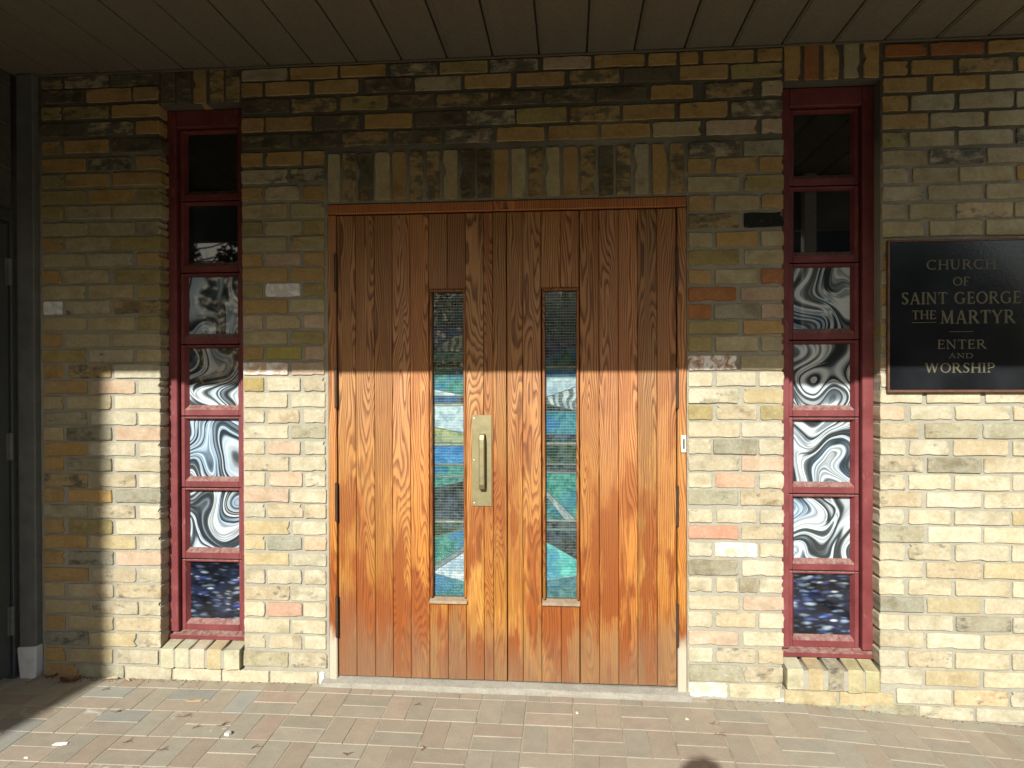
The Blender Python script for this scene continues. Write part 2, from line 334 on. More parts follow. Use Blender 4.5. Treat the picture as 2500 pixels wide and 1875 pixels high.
Fq = [((j+1)*nx+i, (j+1)*nx+i+1, j*nx+i+1, j*nx+i) for j in range(len(ys)-1) for i in range(nx-1)]
sb = link('joint_sand', pymesh('joint_sand', V, Fq, True), SAND, pave); sb['kind'] = 'stuff'
def paver_bm(lx, ly, seed):
    r = random.Random(seed); bm = bmesh.new(); box(bm, -lx/2, lx/2, -ly/2, ly/2, -.05, 0)
    bmesh.ops.bevel(bm, geom=[e for e in bm.edges if abs(e.verts[0].co.z) < 1e-6 and abs(e.verts[1].co.z) < 1e-6], offset=.0026, segments=1, profile=.5, affect='EDGES')
    for v in bm.verts: v.co += Vector((r.uniform(-1, 1)*.0012, r.uniform(-1, 1)*.0012, r.uniform(-1, 1)*.0006))
    return bm
PVL = [mesh('paver', paver_bm(.1950, .0960, i)) for i in range(5)]
for me in PVL: me.materials.append(PAVER)
PCOL = [(.350, .308, .238), (.338, .308, .240), (.358, .302, .232), (.345, .316, .248), (.362, .316, .240), (.352, .298, .226)]
# threshold sits at y -.045 .. .1 between the jambs; pavers are cut against it and against the wall
cells = []
for j in range(0, 12):
    for i in range(-13, 15):
        x0, y1 = -.582 + .198*i, .108 - .195*j
        hor = (i + j) % 2 == 1
        if hor: sub = [(x0+.099, y1-.049, 0), (x0+.099, y1-.146, 0)]
        else: sub = [(x0+.050, y1-.0975, 1), (x0+.148, y1-.0975, 1)]
        for cx_, cy_, rot in sub: cells.append((cx_, cy_, rot))
vis = []; extra = bmesh.new()
for cx_, cy_, rot in cells:
    hx, hy = (.0967, .0472) if not rot else (.0472, .0967)
    lim = -.034 if -1.13 < cx_ < .53 else -.006
    top, bot = min(cy_+hy, lim), cy_-hy
    if top - bot < .015: continue
    vis.append((cx_, (top+bot)/2, rot, (top-bot)/(2*hy)))
def seen_key(c):
    return (0 if c[1] > -.80 and -2.75 < c[0] < 2.1 else 1, -c[1] + abs(c[0])*.05)
vis.sort(key=seen_key)
for n_, (cx_, cy_, rot, sy) in enumerate(vis):
    z = gz(cx_, cy_) + rnd.uniform(-.0005, .0005)
    dzx = math.atan((gz(cx_+.05, cy_) - gz(cx_-.05, cy_))/.1); dzy = math.atan(.035)
    if n_ < 296:
        o = link('paver', PVL[n_ % 5], None, pave, (cx_, cy_, z))
        th_ = (math.pi/2 if rot else 0) + (math.pi if rnd.random() < .5 else 0) + rnd.uniform(-.006, .006)
        o.rotation_euler = (Matrix.Rotation(dzy + rnd.uniform(-.0015, .0015), 3, 'X') @ Matrix.Rotation(-dzx + rnd.uniform(-.0015, .0015), 3, 'Y') @ Matrix.Rotation(th_, 3, 'Z')).to_euler()
        o.scale = (sy, 1, 1) if rot else (1, sy, 1)
        left = max(0, min(1, (-.9 - cx_)/1.0))
        c = rnd.choice(PCOL); 
        if left > .3 and rnd.random() < .3: c = rnd.choice([(.315, .308, .268), (.360, .288, .222), (.360, .295, .225)])
        k = rnd.uniform(.92, 1.07); o.color = (c[0]*k, c[1]*k, c[2]*k, min(1, (rnd.random()**2)*(.25 + .85*left*(1 if cy_ < -.25 else .5))))
    else:
        M = Matrix.Translation((cx_, cy_, z)) @ Matrix.Rotation(dzy, 4, 'X')
        hx, hy = (.0967, .0472*sy) if not rot else (.0472, .0967*sy)
        box(extra, -hx, hx, -hy, hy, -.04, 0, M=M)
for j in range(12, 25):                                   # the paving goes on towards the street
    for i in range(-20, 22):
        x0, y1 = -.582 + .198*i, .108 - .195*j
        for q in range(2):
            a = (x0+.099, y1-.049-.097*q, .0967, .0472) if (i + j) % 2 else (x0+.05+.098*q, y1-.0975, .0472, .0967)
            box(extra, a[0]-a[2], a[0]+a[2], a[1]-a[3], a[1]+a[3], gz(a[0], a[1])-.04, gz(a[0], a[1]))
eo = link('paver_field', mesh('paver_field', extra), PAVER, pave); eo['kind'] = 'stuff'; eo.color = (.35, .30, .22, .05)

# ------------------------------------------------------------------ the brick wall
BR = """left_pier|2778 2832|-2484 -2375 o d,-2363 -2148 m,-2136 -1900 o d
left_pier|2708 2770|-2480 -2271 o d,-2260 -2037 t,-2026 -1904 t
left_pier|2632 2692|-2481 -2384 o,-2376 -2149 o,-2133 -1901 t
left_pier|2552 2614|-2486 -2268 d,-2253 -2031 m,-2015 -1901 t
left_pier|2471 2533|-2482 -2389 t,-2369 -2150 t,-2130 -1894 d
left_pier|2387 2449|-2483 -2266 t,-2250 -2043 m,-2016 -1895 t
left_pier|2314 2374|-2483 -2378 o,-2363 -2147 t,-2128 -1895 t
left_pier|2236 2298|-2484 -2267 o,-2251 -2029 t,-2013 -1896 o
left_pier|2161 2223|-2484 -2379 o,-2364 -2140 m,-2129 -1896 y
left_pier|2084 2146|-2481 -2260 y,-2248 -2022 y,-2011 -1897 m
left_pier|2013 2075|-2482 -2380 t,-2365 -2145 y,-2130 -1897 o
left_pier|1940 2000|-2482 -2269 y,-2249 -2034 m,-2012 -1897 t
left_pier|1861 1923|-2483 -2389 t,-2370 -2154 y,-2123 -1898 o
left_pier|1786 1850|-2483 -2270 y,-2250 -2032 y,-2012 -1898 o
left_pier|1715 1777|-2480 -2386 w,-2371 -2147 m,-2128 -1899 M
left_pier|1638 1701|-2484 -2263 y,-2244 -2025 y,-2013 -1899 o
left_pier|1561 1623|-2481 -2388 t,-2364 -2152 y,-2133 -1900 y
left_pier|1489 1548|-2486 -2268 o,-2245 -2033 m,-2014 -1900 y
left_pier|1413 1477|-2482 -2385 t,-2357 -2145 M,-2126 -1901 l
left_pier|1341 1402|-2479 -2261 t,-2238 -2027 p,-2008 -1901 l
left_pier|1268 1330|-2483 -2382 y,-2359 -2146 y,-2127 -1902 l
left_pier|1193 1255|-2480 -2266 G,-2243 -2020 l,-2009 -1902 l
left_pier|1121 1181|-2480 -2383 y,-2367 -2143 g,-2124 -1902 p
left_pier|1048 1110|-2481 -2267 t,-2248 -2029 l,-2006 -1903 l
left_pier|976 1037|-2481 -2384 t,-2364 -2144 g,-2129 -1903 l
left_pier|902 963|-2482 -2264 M,-2249 -2026 m,-2007 -1904 l
left_pier|829 891|-2482 -2385 t,-2358 -2145 t,-2126 -1904 g
left_pier|755 816|-2483 -2265 G,-2238 -2030 m,-2008 -1905 l
left_pier|682 747|-2480 -2382 t,-2359 -2142 o,-2123 -1903 l
left_pier|611 673|-2484 -2270 t,-2251 -2028 y,-2008 -1903 l
left_pier|535 598|-2485 -2383 t,-2364 -2139 g,-2124 -1904 p
left_pier|456 519|-2485 -2263 t,-2244 -2029 m,-2009 -1904 l
left_pier|381 444|-2482 -2384 y,-2361 -2140 m,-2125 -1905 m
left_pier|304 367|-2482 -2260 y,-2245 -2018 m,-2007 -1905 l
left_pier|228 291|-2479 -2381 t,-2358 -2141 y,-2126 -1906 m
left_pier|153 216|-2484 -2265 g,-2250 -2027 y,-2011 -1906 l
left_pier|74 139|-2480 -2382 t,-2359 -2146 y,-2123 -1920 m
left_of_door|2386 2448|-1505 -1405 t,-1390 -1221 t,-1210 -1113 t
left_of_door|2307 2368|-1505 -1287 m,-1272 -1113 m
left_of_door|2227 2289|-1505 -1405 t,-1391 -1233 m,-1214 -1114 t
left_of_door|2148 2211|-1502 -1292 y,-1273 -1112 y
left_of_door|2068 2131|-1503 -1406 o,-1393 -1222 y,-1211 -1113 o
left_of_door|1998 2059|-1503 -1292 y,-1274 -1113 y
left_of_door|1925 1984|-1503 -1403 t,-1392 -1227 p,-1212 -1113 t
left_of_door|1855 1916|-1502 -1289 t,-1277 -1114 t
left_of_door|1783 1844|-1502 -1406 o,-1393 -1231 w,-1216 -1114 o
left_of_door|1710 1773|-1501 -1290 t,-1279 -1114 y
left_of_door|1638 1700|-1501 -1406 p,-1390 -1228 y,-1210 -1115 p
left_of_door|1566 1626|-1499 -1291 y,-1274 -1115 o
left_of_door|1495 1555|-1500 -1406 t,-1391 -1225 O,-1207 -1115 p
left_of_door|1426 1484|-1500 -1288 W,-1271 -1116 p
left_of_door|1351 1414|-1499 -1403 o,-1386 -1231 l,-1213 -1115 m
left_of_door|1277 1341|-1499 -1292 l,-1274 -1113 l
left_of_door|1205 1265|-1500 -1402 l,-1386 -1236 m,-1213 -1115 l
left_of_door|1134 1192|-1500 -1289 l,-1275 -1113 G
left_of_door|1061 1121|-1501 -1400 l,-1387 -1231 p,-1210 -1114 l
left_of_door|985 1048|-1499 -1286 m,-1275 -1113 l
left_of_door|914 977|-1499 -1400 l,-1380 -1224 p,-1209 -1113 l
left_of_door|840 903|-1500 -1287 p,-1276 -1111 l
left_of_door|769 830|-1498 -1400 l,-1387 -1221 m,-1210 -1111 m
left_of_door|691 752|-1499 -1284 y,-1269 -1112 l
left_of_door|620 682|-1499 -1401 y,-1389 -1228 g,-1215 -1112 p
left_of_door|548 605|-1500 -1288 y,-1275 -1112 l
left_of_door|465 529|-1500 -1402 m,-1390 -1228 l,-1213 -1113 l
left_of_door|387 450|-1500 -1286 m,-1278 -1113 l
left_of_door|314 377|-1501 -1403 l,-1393 -1227 P,-1218 -1113 l
left_of_door|236 300|-1501 -1285 l,-1272 -1114 l
left_of_door|165 225|-1502 -1403 l,-1384 -1230 m,-1214 -1114 l
left_of_door|80 149|-1506 -1294 G,-1283 -1111 m
right_of_door|2371 2436|524 740 m,756 925 G
right_of_door|2299 2363|517 619 t,637 809 t,822 925 t
right_of_door|2219 2284|517 735 y,759 925 o
right_of_door|2137 2201|520 620 t,634 822 y,832 925 t
right_of_door|2060 2122|520 739 M,758 925 D
right_of_door|1977 2042|523 623 y,640 815 t,830 925 y
right_of_door|1899 1963|520 736 o,759 925 y
right_of_door|1816 1878|520 618 t,636 815 y,831 925 r
right_of_door|1742 1801|520 724 r,744 925 p
right_of_door|1664 1728|520 618 r,630 821 g,831 925 p
right_of_door|1596 1655|520 732 o,755 925 t
right_of_door|1521 1586|519 620 o,636 815 y,830 925 y
right_of_door|1440 1504|519 727 R,744 925 y
right_of_door|1370 1431|519 621 l,639 808 l,821 925 l
right_of_door|1295 1358|519 732 l,754 925 y
right_of_door|1223 1285|519 623 o,639 813 m,828 925 o
right_of_door|1148 1212|519 739 l,747 925 l
right_of_door|1074 1138|519 617 l,626 811 g,821 925 l
right_of_door|1000 1063|519 738 m,747 925 p
right_of_door|926 988|519 620 l,636 802 P,821 925 l
right_of_door|851 915|519 732 G,742 925 m
right_of_door|773 831|518 622 l,639 811 l,824 925 l
right_of_door|700 758|518 733 Q,745 925 m
right_of_door|625 686|518 622 l,634 812 W,823 924 l
right_of_door|544 610|518 731 g,748 924 l
right_of_door|470 533|518 620 l,638 729 l,736 814 g,821 924 l
right_of_door|391 452|520 735 l,753 924 p
right_of_door|316 381|516 620 l,635 807 m,819 924 l
right_of_door|238 299|518 732 p,754 924 l
right_of_door|161 224|518 621 l,637 807 m,816 924 m
right_of_door|78 149|520 751 G,757 922 m
right_pier|2773 2825|1345 1517 r,1532 1748 r,1764 1979 t
right_pier|2696 2755|1339 1440 t,1454 1623 t,1647 1866 M,1885 2096 t
right_pier|2623 2683|1339 1516 t,1542 1754 t,1770 1979 y
right_pier|2543 2608|1335 1440 t,1454 1629 m,1649 1865 y,1879 2093 y
right_pier|2467 2529|1335 1522 t,1532 1750 y,1764 1979 y
right_pier|2390 2451|1334 1432 o,1448 1629 y,1646 1865 y,1879 2093 m
right_pier|2312 2374|1335 1516 y,1529 1748 m,1763 1977 y
right_pier|2236 2298|1335 1440 m,1461 1639 y,1650 1864 y,1880 2093 t
right_pier|2160 2222|1335 1497 m,1523 1744 y,1758 1974 y
right_pier|2081 2145|1332 1432 m,1447 1623 y,1638 1866 B,1872 2091 y
right_pier|2006 2072|1335 1505 y,1529 1744 y,1756 1971 y
right_pier|1937 1998|1334 1442 y,1461 1632 y,1650 1869 y,1881 2094 y
right_pier|1865 1924|1334 1505 t,1524 1744 y,1757 1974 y
right_pier|1803 1863|1330 1429 y,1448 1632 y,1647 1866 y,1878 2094 y
right_pier|1730 1789|1331 1499 t,1525 1738 y,1757 1974 y
right_pier|1655 1714|1331 1429 y,1448 1632 y,1648 1866 y,1879 2094 y
right_pier|1581 1641|1329 1499 o,1525 1739 y,1757 1975 y
right_pier|1508 1567|1329 1429 y,1449 1632 y,1648 1866 y,1879 2095 y
right_pier|1435 1495|1329 1499 p,1525 1739 y,1757 1975 l
right_pier|1365 1422|1329 1430 l,1449 1632 l,1648 1867 l,1879 2095 l
right_pier|1297 1353|1327 1498 l,1517 1734 l,1756 1975 l
right_pier|1225 1284|1327 1428 p,1451 1621 l,1634 1856 l,1869 2086 m
right_pier|1146 1211|1327 1486 m,1511 1728 G,1746 1969 G
right_pier|1073 1138|1326 1430 l,1447 1608 l,1626 1846 m,1866 2086 l
right_pier|1000 1064|1326 1504 m,1521 1740 g,1750 1969 l
right_pier|925 989|1326 1430 l,1444 1615 l,1631 1853 l,1866 2086 l
right_pier|851 916|1324 1498 m,1517 1738 L,1751 1970 l
right_pier|778 840|1323 1425 l,1444 1615 l,1631 1853 l,1866 2087 y
right_pier|702 768|1323 1507 G,1524 1738 L,1750 1970 l
right_pier|625 693|1323 1428 l,1444 1618 m,1634 1850 l,1863 2087 l
right_pier|550 617|1323 1504 l,1518 1738 m,1750 1970 y
right_pier|475 541|1323 1425 l,1444 1618 l,1635 1857 l,1866 2087 l
right_pier|401 464|1326 1508 g,1521 1738 y,1754 1970 l
right_pier|324 389|1323 1428 l,1444 1625 l,1638 1862 g,1867 2088 l
right_pier|250 313|1326 1505 l,1518 1735 L,1751 1970 l
right_pier|166 236|1323 1431 l,1443 1622 m,1635 1851 l,1864 2088 l
right_pier|89 154|1328 1500 l,1515 1733 y,1751 1971 l
above_door|2777 2830|-1499 -1287 m,-1270 -1048 t,-1036 -825 t,-805 -590 m,-578 -362 o,-349 -136 m,-113 98 p,113 332 t,348 468 t,484 564 t,584 799 t,816 920 t
above_door|2707 2768|-1503 -1404 t,-1388 -1181 t,-1157 -954 t,-920 -706 d,-691 -481 m,-465 -257 t,-232 -19 t,4 223 M,242 449 d,484 690 t,704 920 o
above_door|2628 2690|-1502 -1275 d,-1264 -1056 M,-1036 -819 o,-806 -606 d,-592 -359 M,-350 -119 d,-108 111 d,123 340 d,359 541 t,594 799 M,832 920 m
above_door|2542 2608|-1504 -1399 t,-1389 -1170 t,-1158 -944 d,-925 -705 t,-692 -473 d,-458 -240 m,-233 -10 o,5 223 M,237 461 t,484 687 t,703 920 m
above_door|2465 2528|-1503 -1275 d,-1266 -1054 d,-1028 -815 M,-792 -570 d,-555 -335 m,-321 -109 t,-90 128 t,141 355 t,368 574 y,597 812 p,832 920 p
soldier|2215 2433|-1096 -1041 y,-1027 -967 M,-956 -888 d,-877 -809 y,-798 -734 t,-716 -656 M,-641 -581 M,-563 -500 y,-485 -421 d,-408 -346 d,-335 -269 t,-256 -192 y,-178 -116 M,-102 -41 y,-26 38 t,51 116 M,131 196 d,210 272 M,287 348 m,365 426 t,440 501 M
base|3 61|-2481 -2322 t,-2311 -2089 G,-2079 -1856 l,-1846 -1614 l,-1607 -1386 l,-1376 -1155 l,-1145 -1123 w
base|9 70|519 684 W,696 912 l
base|-12 52|929 1147 y,1159 1382 y
base|9 74|1394 1619 l,1630 1848 B,1859 2020 l
base|-56 -1|1043 1254 G,1264 1478 G,1488 1709 l,1720 1934 l"""
COLS = {'l': (.475, .448, .330), 'L': (.52, .50, .39), 'y': (.430, .378, .235), 't': (.43, .298, .132), 'p': (.475, .375, .270), 'P': (.49, .335, .245), 'Q': (.50, .275, .185),  # brick tones, with sun put into l and warm shade into t, y, o
        'r': (.36, .165, .070), 'R': (.40, .215, .13), 'o': (.355, .300, .140), 'O': (.40, .36, .105), 'g': (.300, .292, .220), 'G': (.345, .335, .240), 'm': (.435, .390, .275),
        'M': (.39, .295, .145), 'd': (.36, .265, .120), 'D': (.020, .024, .025), 'w': (.56, .55, .52), 'W': (.56, .40, .27), 'B': (.50, .41, .26)}
STAIN = {'l': .24, 'L': .03, 'y': .14, 't': .14, 'p': .12, 'P': .1, 'Q': .08, 'r': .2, 'R': .25, 'o': .3, 'O': .1, 'g': .56, 'G': .54, 'm': .54, 'M': .74, 'd': 1.0, 'D': .3, 'w': .1, 'W': .1, 'B': .62}
wall = empty('brick_wall', (0, 0, 0))
tag(wall, 'buff brick church front of tumbled mottled bricks around the wooden double doors', 'wall', kind='thing')
W0, W1, RV = -3.4, 3.6, .0075
# opening of left window, door, right window (x0, x1, z0, z1), grown by 4 mm so that bricks stand proud of the mortar in the reveals
LW, DR, RWn = (-1.909, -1.503, .06, 2.684), (-1.100, .514, -.2, 2.205), (.918, 1.330, .05, 2.686)
bm = bmesh.new()
for x0, x1, z0, z1 in ((W0, LW[0], -.4, 2.86), (LW[0], LW[1], -.4, LW[2]), (LW[0], LW[1], LW[3], 2.86), (LW[1], DR[0], -.4, 2.86), (DR[0], DR[1], DR[3], 2.86), (DR[1], RWn[0], -.4, 2.86),
                       (RWn[0], RWn[1], -.4, RWn[2]), (RWn[0], RWn[1], RWn[3], 2.86), (RWn[1], W1, -.4, 2.86)):
    box(bm, x0, x1, RV, .30, z0, z1)
bmesh.ops.remove_doubles(bm, verts=bm.verts[:], dist=1e-5)
link('mortar_backing', mesh('mortar_backing', bm), MORTAR, wall)
def brick_mesh(w, h, seed, depth=.105):
    r = random.Random(seed); pts = []
    def side(x0, z0, x1, z1, n):
        for i in range(n):
            t = i/n; pts.append((x0+(x1-x0)*t, z0+(z1-z0)*t))
    c = [r.uniform(.002, .009) for _ in range(4)]; nl = 5 if w > h else 3; ns = 3 if w > h else 5
    hw, hh = w/2, h/2
    side(-hw+c[0], -hh, hw-c[1], -hh, nl); side(hw-c[1], -hh, hw, -hh+c[1]*.8, 1); side(hw, -hh+c[1]*.8, hw, hh-c[2]*.8, ns)
    side(hw, hh-c[2]*.8, hw-c[2], hh, 1); side(hw-c[2], hh, -hw+c[3], hh, nl); side(-hw+c[3], hh, -hw, hh-c[3]*.8, 1)
    side(-hw, hh-c[3]*.8, -hw, -hh+c[0]*.8, ns); side(-hw, -hh+c[0]*.8, -hw+c[0], -hh, 1)
    n = len(pts); pts = [(x + r.gauss(0, .0011), z + r.gauss(0, .0011)) for x, z in pts]
    if r.random() < .45:                                   # a chipped arris
        i = r.randrange(n); x, z = pts[i]; pts[i] = (x*(1-.012/max(abs(x), .02)), z*(1-.006/max(abs(z), .02)))
    V = []; F = []
    ins = .0021
    for k, (s_in, y) in enumerate(((ins, .0), (0, .0026), (0, depth))):
        for x, z in pts:
            L = math.hypot(x, z); V.append((x - math.copysign(min(s_in, abs(x)), x), y + (r.gauss(0, .0006) if k < 2 else 0), z - math.copysign(min(s_in, abs(z)), z)))
    F.append(list(range(n)))
    for k in range(2):
        for i in range(n): F.append((k*n+i, (k+1)*n+i, (k+1)*n+(i+1) % n, k*n+(i+1) % n))
    me = pymesh('brick', V, F)
    bmm = bmesh.new(); bmm.from_mesh(me); bmesh.ops.recalc_face_normals(bmm, faces=bmm.faces[:]); 
    if bmm.faces and bmm.faces[:][0].normal.y > 0: bmesh.ops.reverse_faces(bmm, faces=bmm.faces[:])
    bmm.to_mesh(me); bmm.free()
    return me
LIB = {}
def lib(kind, w, h, mat):
    key = (kind, mat.name)
    if key not in LIB:
        LIB[key] = [brick_mesh(w, h, hash(kind) % 1000*0 + i*13 + len(kind)) for i in range(12 if kind == 'brick' else 8)]
        for me in LIB[key]: me.materials.append(mat)
    return LIB[key]
def put_brick(x0, x1, z0, z1, code, name=None, parent=wall):
    w, h = x1-x0, z1-z0; c0 = code.strip()[0]; st = STAIN[c0] if not code.strip().endswith(' d') else .95
    if name is None: name = 'soldier_brick' if h > w*1.5 else ('brick' if w > .175 else 'half_brick')
    nw, nh = {'brick': (.212, .0615), 'half_brick': (.105, .0615)}.get(name, (.062, .20))
    if name == 'half_brick' and w > .13: nw, key = .165, 'three_quarter'
    else: key = name
    me = rnd.choice(lib(key, nw, nh, WASH if c0 in 'wWR' else BRICK))
    flip = rnd.random() < .5
    o = link(name, me, None, parent, ((x0+x1)/2, rnd.gauss(0, .0011), (z0+z1)/2 + (rnd.gauss(0, .0006))))
    o.scale = (w/nw, 1, h/nh); o.rotation_euler = (rnd.gauss(0, .006), rnd.gauss(0, .0035 if w > h else .006), rnd.gauss(0, .004))
    if c0 in 'ly' and rnd.random() < .22: st += .26
    if c0 in 'tom' and z0 > 2.2 and rnd.random() < .6: st += .32                # more dark mottling in the upper courses
    c = COLS[c0]; k = rnd.uniform(.93, 1.06); g_ = rnd.uniform(-.012, .012)
    o.color = (c[0]*k + g_, c[1]*k, max(.01, c[2]*k - g_), max(0, min(1, st + rnd.uniform(-.08, .08))))
    return o
for line in BR.splitlines():
    nm, zz, lst = line.split('|'); z0, z1 = [int(q)/1000 for q in zz.split()]
    for t in lst.split(','):
        a, b, c = t.split(' ', 2); a, b = int(a)/1000, int(b)/1000
        if a > 2.02 and nm == 'right_pier': continue
        put_brick(a, b, z0, z1, c)
# soldier courses over the two windows and the sloping header sills
for X, z0, cc in (([-1.889, -1.824, -1.813, -1.745, -1.734, -1.674, -1.655, -1.588, -1.577, -1.512], 2.687, 'ddtMM'), ([.928, .996, 1.011, 1.073, 1.093, 1.157, 1.176, 1.239, 1.257, 1.321], 2.689, 'trtyt')):
    for i in range(5): put_brick(X[2*i], X[2*i+1], z0 + rnd.uniform(-.003, .003), 2.838, cc[i], 'soldier_brick')
def sill_brick(x0, x1, zf0, zf1, zb, seed):
    r = random.Random(seed); w = (x1-x0)/2; bm = bmesh.new()
    prof = [(-.015, zf0), (.10, zf0 + .004), (.10, zb), (.072, zb), (-.015, zf1)]
    a = [bm.verts.new((-w, y, z)) for y, z in prof]; b = [bm.verts.new((w, y, z)) for y, z in prof]; n = len(prof)
    bm.faces.new(a[::-1]); bm.faces.new(b)
    for i in range(n): bm.faces.new((a[i], a[(i+1) % n], b[(i+1) % n], b[i]))
    bmesh.ops.recalc_face_normals(bm, faces=bm.faces[:])
    bmesh.ops.bevel(bm, geom=bm.edges[:], offset=.005, segments=2, profile=.6, affect='EDGES')
    for v in bm.verts: v.co += Vector((r.gauss(0, .0010), r.gauss(0, .0008), r.gauss(0, .0012)))
    o = link('sill_brick', mesh('sill_brick', bm), BRICK, wall, ((x0+x1)/2, 0, 0)); return o
for X, zf0, zf1, zb, cc in (([-1.899, -1.835, -1.829, -1.761, -1.753, -1.687, -1.674, -1.607, -1.592, -1.518], .066, .156, .170, 'lllyl'), ([.934, 1.003, 1.023, 1.088, 1.107, 1.172, 1.188, 1.252, 1.259, 1.320], .056, .148, .166, 'lyGyy')):
    for i in range(5):
        o = sill_brick(X[2*i], X[2*i+1], zf0 + rnd.uniform(-.003, .003), zf1, zb, i*7 + int(X[0]*100)); c = COLS[cc[i]]; o.color = (*[q*rnd.uniform(.94, 1.03) for q in c], STAIN[cc[i]] + .1)
    boxes('sill_mortar', [(X[0]+.004, X[-1]-.004, -.0125, .11, zf0 + .004, zf1 - .004)], MORTAR, wall)
# beyond the frame the same bond goes on, joined into one part
bm = bmesh.new()
for k, line in enumerate([l for l in BR.splitlines() if l.startswith('right_pier')]):
    z0, z1 = [int(q)/1000 for q in line.split('|')[1].split()]; x = float(max(int(t.split(' ')[1]) for t in line.split('|')[2].split(',') if int(t.split(' ')[0]) <= 2020))/1000 + .014
    while x < 3.5:
        box(bm, x, x+.213, rnd.gauss(0, .001), .1, z0, z1, .004); x += .227
bo = link('outer_brickwork', mesh('outer_brickwork', bm), BRICK, wall); bo['kind'] = 'stuff'; bo.color = (.48, .385, .23, .2)

# ------------------------------------------------------------------ portico roof: soffit, fascia, slab
roof = empty('porch_canopy', (0, 0, 2.84)); tag(roof, 'flat porch canopy with brown boarded soffit over the church doors', 'canopy', kind='thing')
def part(o, root):
    o.parent = root; o.location = Vector(o.location) - Vector(root.location); return o
RX0, RX1, RY = -2.62, 1.98, -1.75
jx = [-2.402 - .2085] + [-2.402, -2.193, -1.987, -1.775, -1.569, -1.365, -1.160, -.955, -.749, -.543, -.338, -.131, .079, .286, .502, .706, .914, 1.128, 1.339, 1.549, 1.76, RX1]
for i, (a, b) in enumerate(zip(jx, jx[1:])):
    bm = bmesh.new()
    g = .0035
    # board with a small step down along one long edge (the lap seen as a double line)
    box(bm, a+g, b-g, RY, -.004, 2.84 + rnd.uniform(-.001, .001), 2.862, .003)
    if i > 8: box(bm, a+g+.010, a+g+.020, RY+.002, -.02, 2.8375, 2.8395)
    o = link('soffit_board', mesh('soffit_board', bm), SOFFIT); part(o, roof)
o = boxes('roof_slab', [(RX0-.3, RX1+.02, RY-.02, .30, 2.866, 3.06)], SOFFIT); part(o, roof)
o = boxes('fascia', [(RX0-.3, RX1+.02, RY-.075, RY-.025, 2.46, 3.10)], GREYPAINT, bev=.004); part(o, roof)
o = boxes('wall_trim', [(-2.49, RX1, -.014, -.0035, 2.8325, 2.8385)], SOFFIT); part(o, roof)
post = empty('porch_post', (1.675, -1.70, -.2)); tag(post, 'white square post carrying the right end of the porch roof', 'post')
o = boxes('shaft', [(1.634, 1.716, -1.745, -1.663, gz(1.67, -1.7)+.02, 2.836)], WHITEPAINT, bev=.006); part(o, post)
o = boxes('base_plate', [(1.61, 1.74, -1.77, -1.64, gz(1.67, -1.7)-.02, gz(1.67, -1.7)+.018)], GREYPAINT, bev=.003); part(o, post)

# ------------------------------------------------------------------ left side: block wall, steel door, grey trim post
sw = empty('side_wall', (-2.6, 0, 0)); tag(sw, 'dark concrete block side wall at the left end of the porch', 'wall', kind='thing')
SX, SY0, SY1 = -2.6, -.035, -1.32
o = boxes('mortar_backing', [(SX-.2, SX-.006, SY0-.96, SY0, 2.21, 2.86), (SX-.2, SX-.006, SY1, SY0-.965, -.2, 2.86), (SX-.2, SX-.006, SY0-.02, SY0, -.2, 2.205)], MORTAR); part(o, sw)
for k in range(-1, 14):
    z0 = 2.2 + .195*(k-10); z1 = z0 + .187
    if z1 > 2.85: z1 = 2.835
    if z0 > 2.82: continue
    y = SY0; first = .2 if k % 2 else .4
    while y > SY1 + .02:
        y2 = max(y - first, SY1); first = .4
        if z0 < 2.19:
            if y > SY0 - .98: y2 = min(y2, SY0 - .98); 
            if y > SY0 - .98 and y2 <= SY0 - .98: y = SY0 - .98; 
            if y - y2 < .05: y2 = max(y - .34, SY1)
        o = boxes('concrete_block', [(SX-.19, SX, y2+.004, y-.004, z0, z1)], BLOCK, bev=.003); part(o, sw)
        y = y2
sdr = empty('side_door', (0, -.06, .05)); sdr.parent = sw; SDW = Vector((-2.6, -.06, .05)); sdr['label'] = 'dark grey steel side door'
o = boxes('leaf', [(SX-.045, SX+.002, -.955, -.064, .03, 2.13)], STEEL, bev=.003); o.parent = sdr; o.location = -SDW
o = boxes('frame', [(SX-.12, SX+.010, -1.01, -.965, -.02, 2.2), (SX-.12, SX+.010, -.056, -.036, -.02, 2.2), (SX-.12, SX+.010, -.963, -.058, 2.145, 2.2)], STEEL, bev=.003); o.parent = sdr; o.location = -SDW
for z0, z1 in ((1.846, 1.969), (1.033, 1.159), (.218, .352)):
    bm = bmesh.new(); tube(bm, [(SX+.010, -.063, z0), (SX+.010, -.063, z1)], .009, 8); box(bm, SX+.003, SX+.006, -.085, -.067, z0, z1)
    o = link('hinge', mesh('hinge', bm), GREYPAINT); o.parent = sdr; o.location = -SDW
bm = bmesh.new(); tube(bm, [(SX, -.89, 1.0), (SX+.03, -.89, 1.0), (SX+.04, -.89, 1.0), (SX+.065, -.89, 1.0)], [.012, .012, .028, .022], 12)
o = link('knob', mesh('knob', bm, True), BRASS); o.parent = sdr; o.location = -SDW
tp = empty('trim_post', (-2.54, -.02, 0)); tag(tp, 'grey boxed trim post with white foot between the side door and the bricks', 'post', kind='thing')
o = boxes('shaft', [(-2.581, -2.4965, -.034, .006, .150, 2.8385)], GREYPAINT, bev=.004); part(o, tp)
bm = bmesh.new()
ft = [(-2.588, .149), (-2.588, .135), (-2.577, .02), (-2.572, -.012), (-2.505, -.014), (-2.494, .03), (-2.4925, .135), (-2.4925, .156)]
prism(bm, ft, -.042, .005); bmesh.ops.bevel(bm, geom=bm.edges[:], offset=.004, segments=1, affect='EDGES')
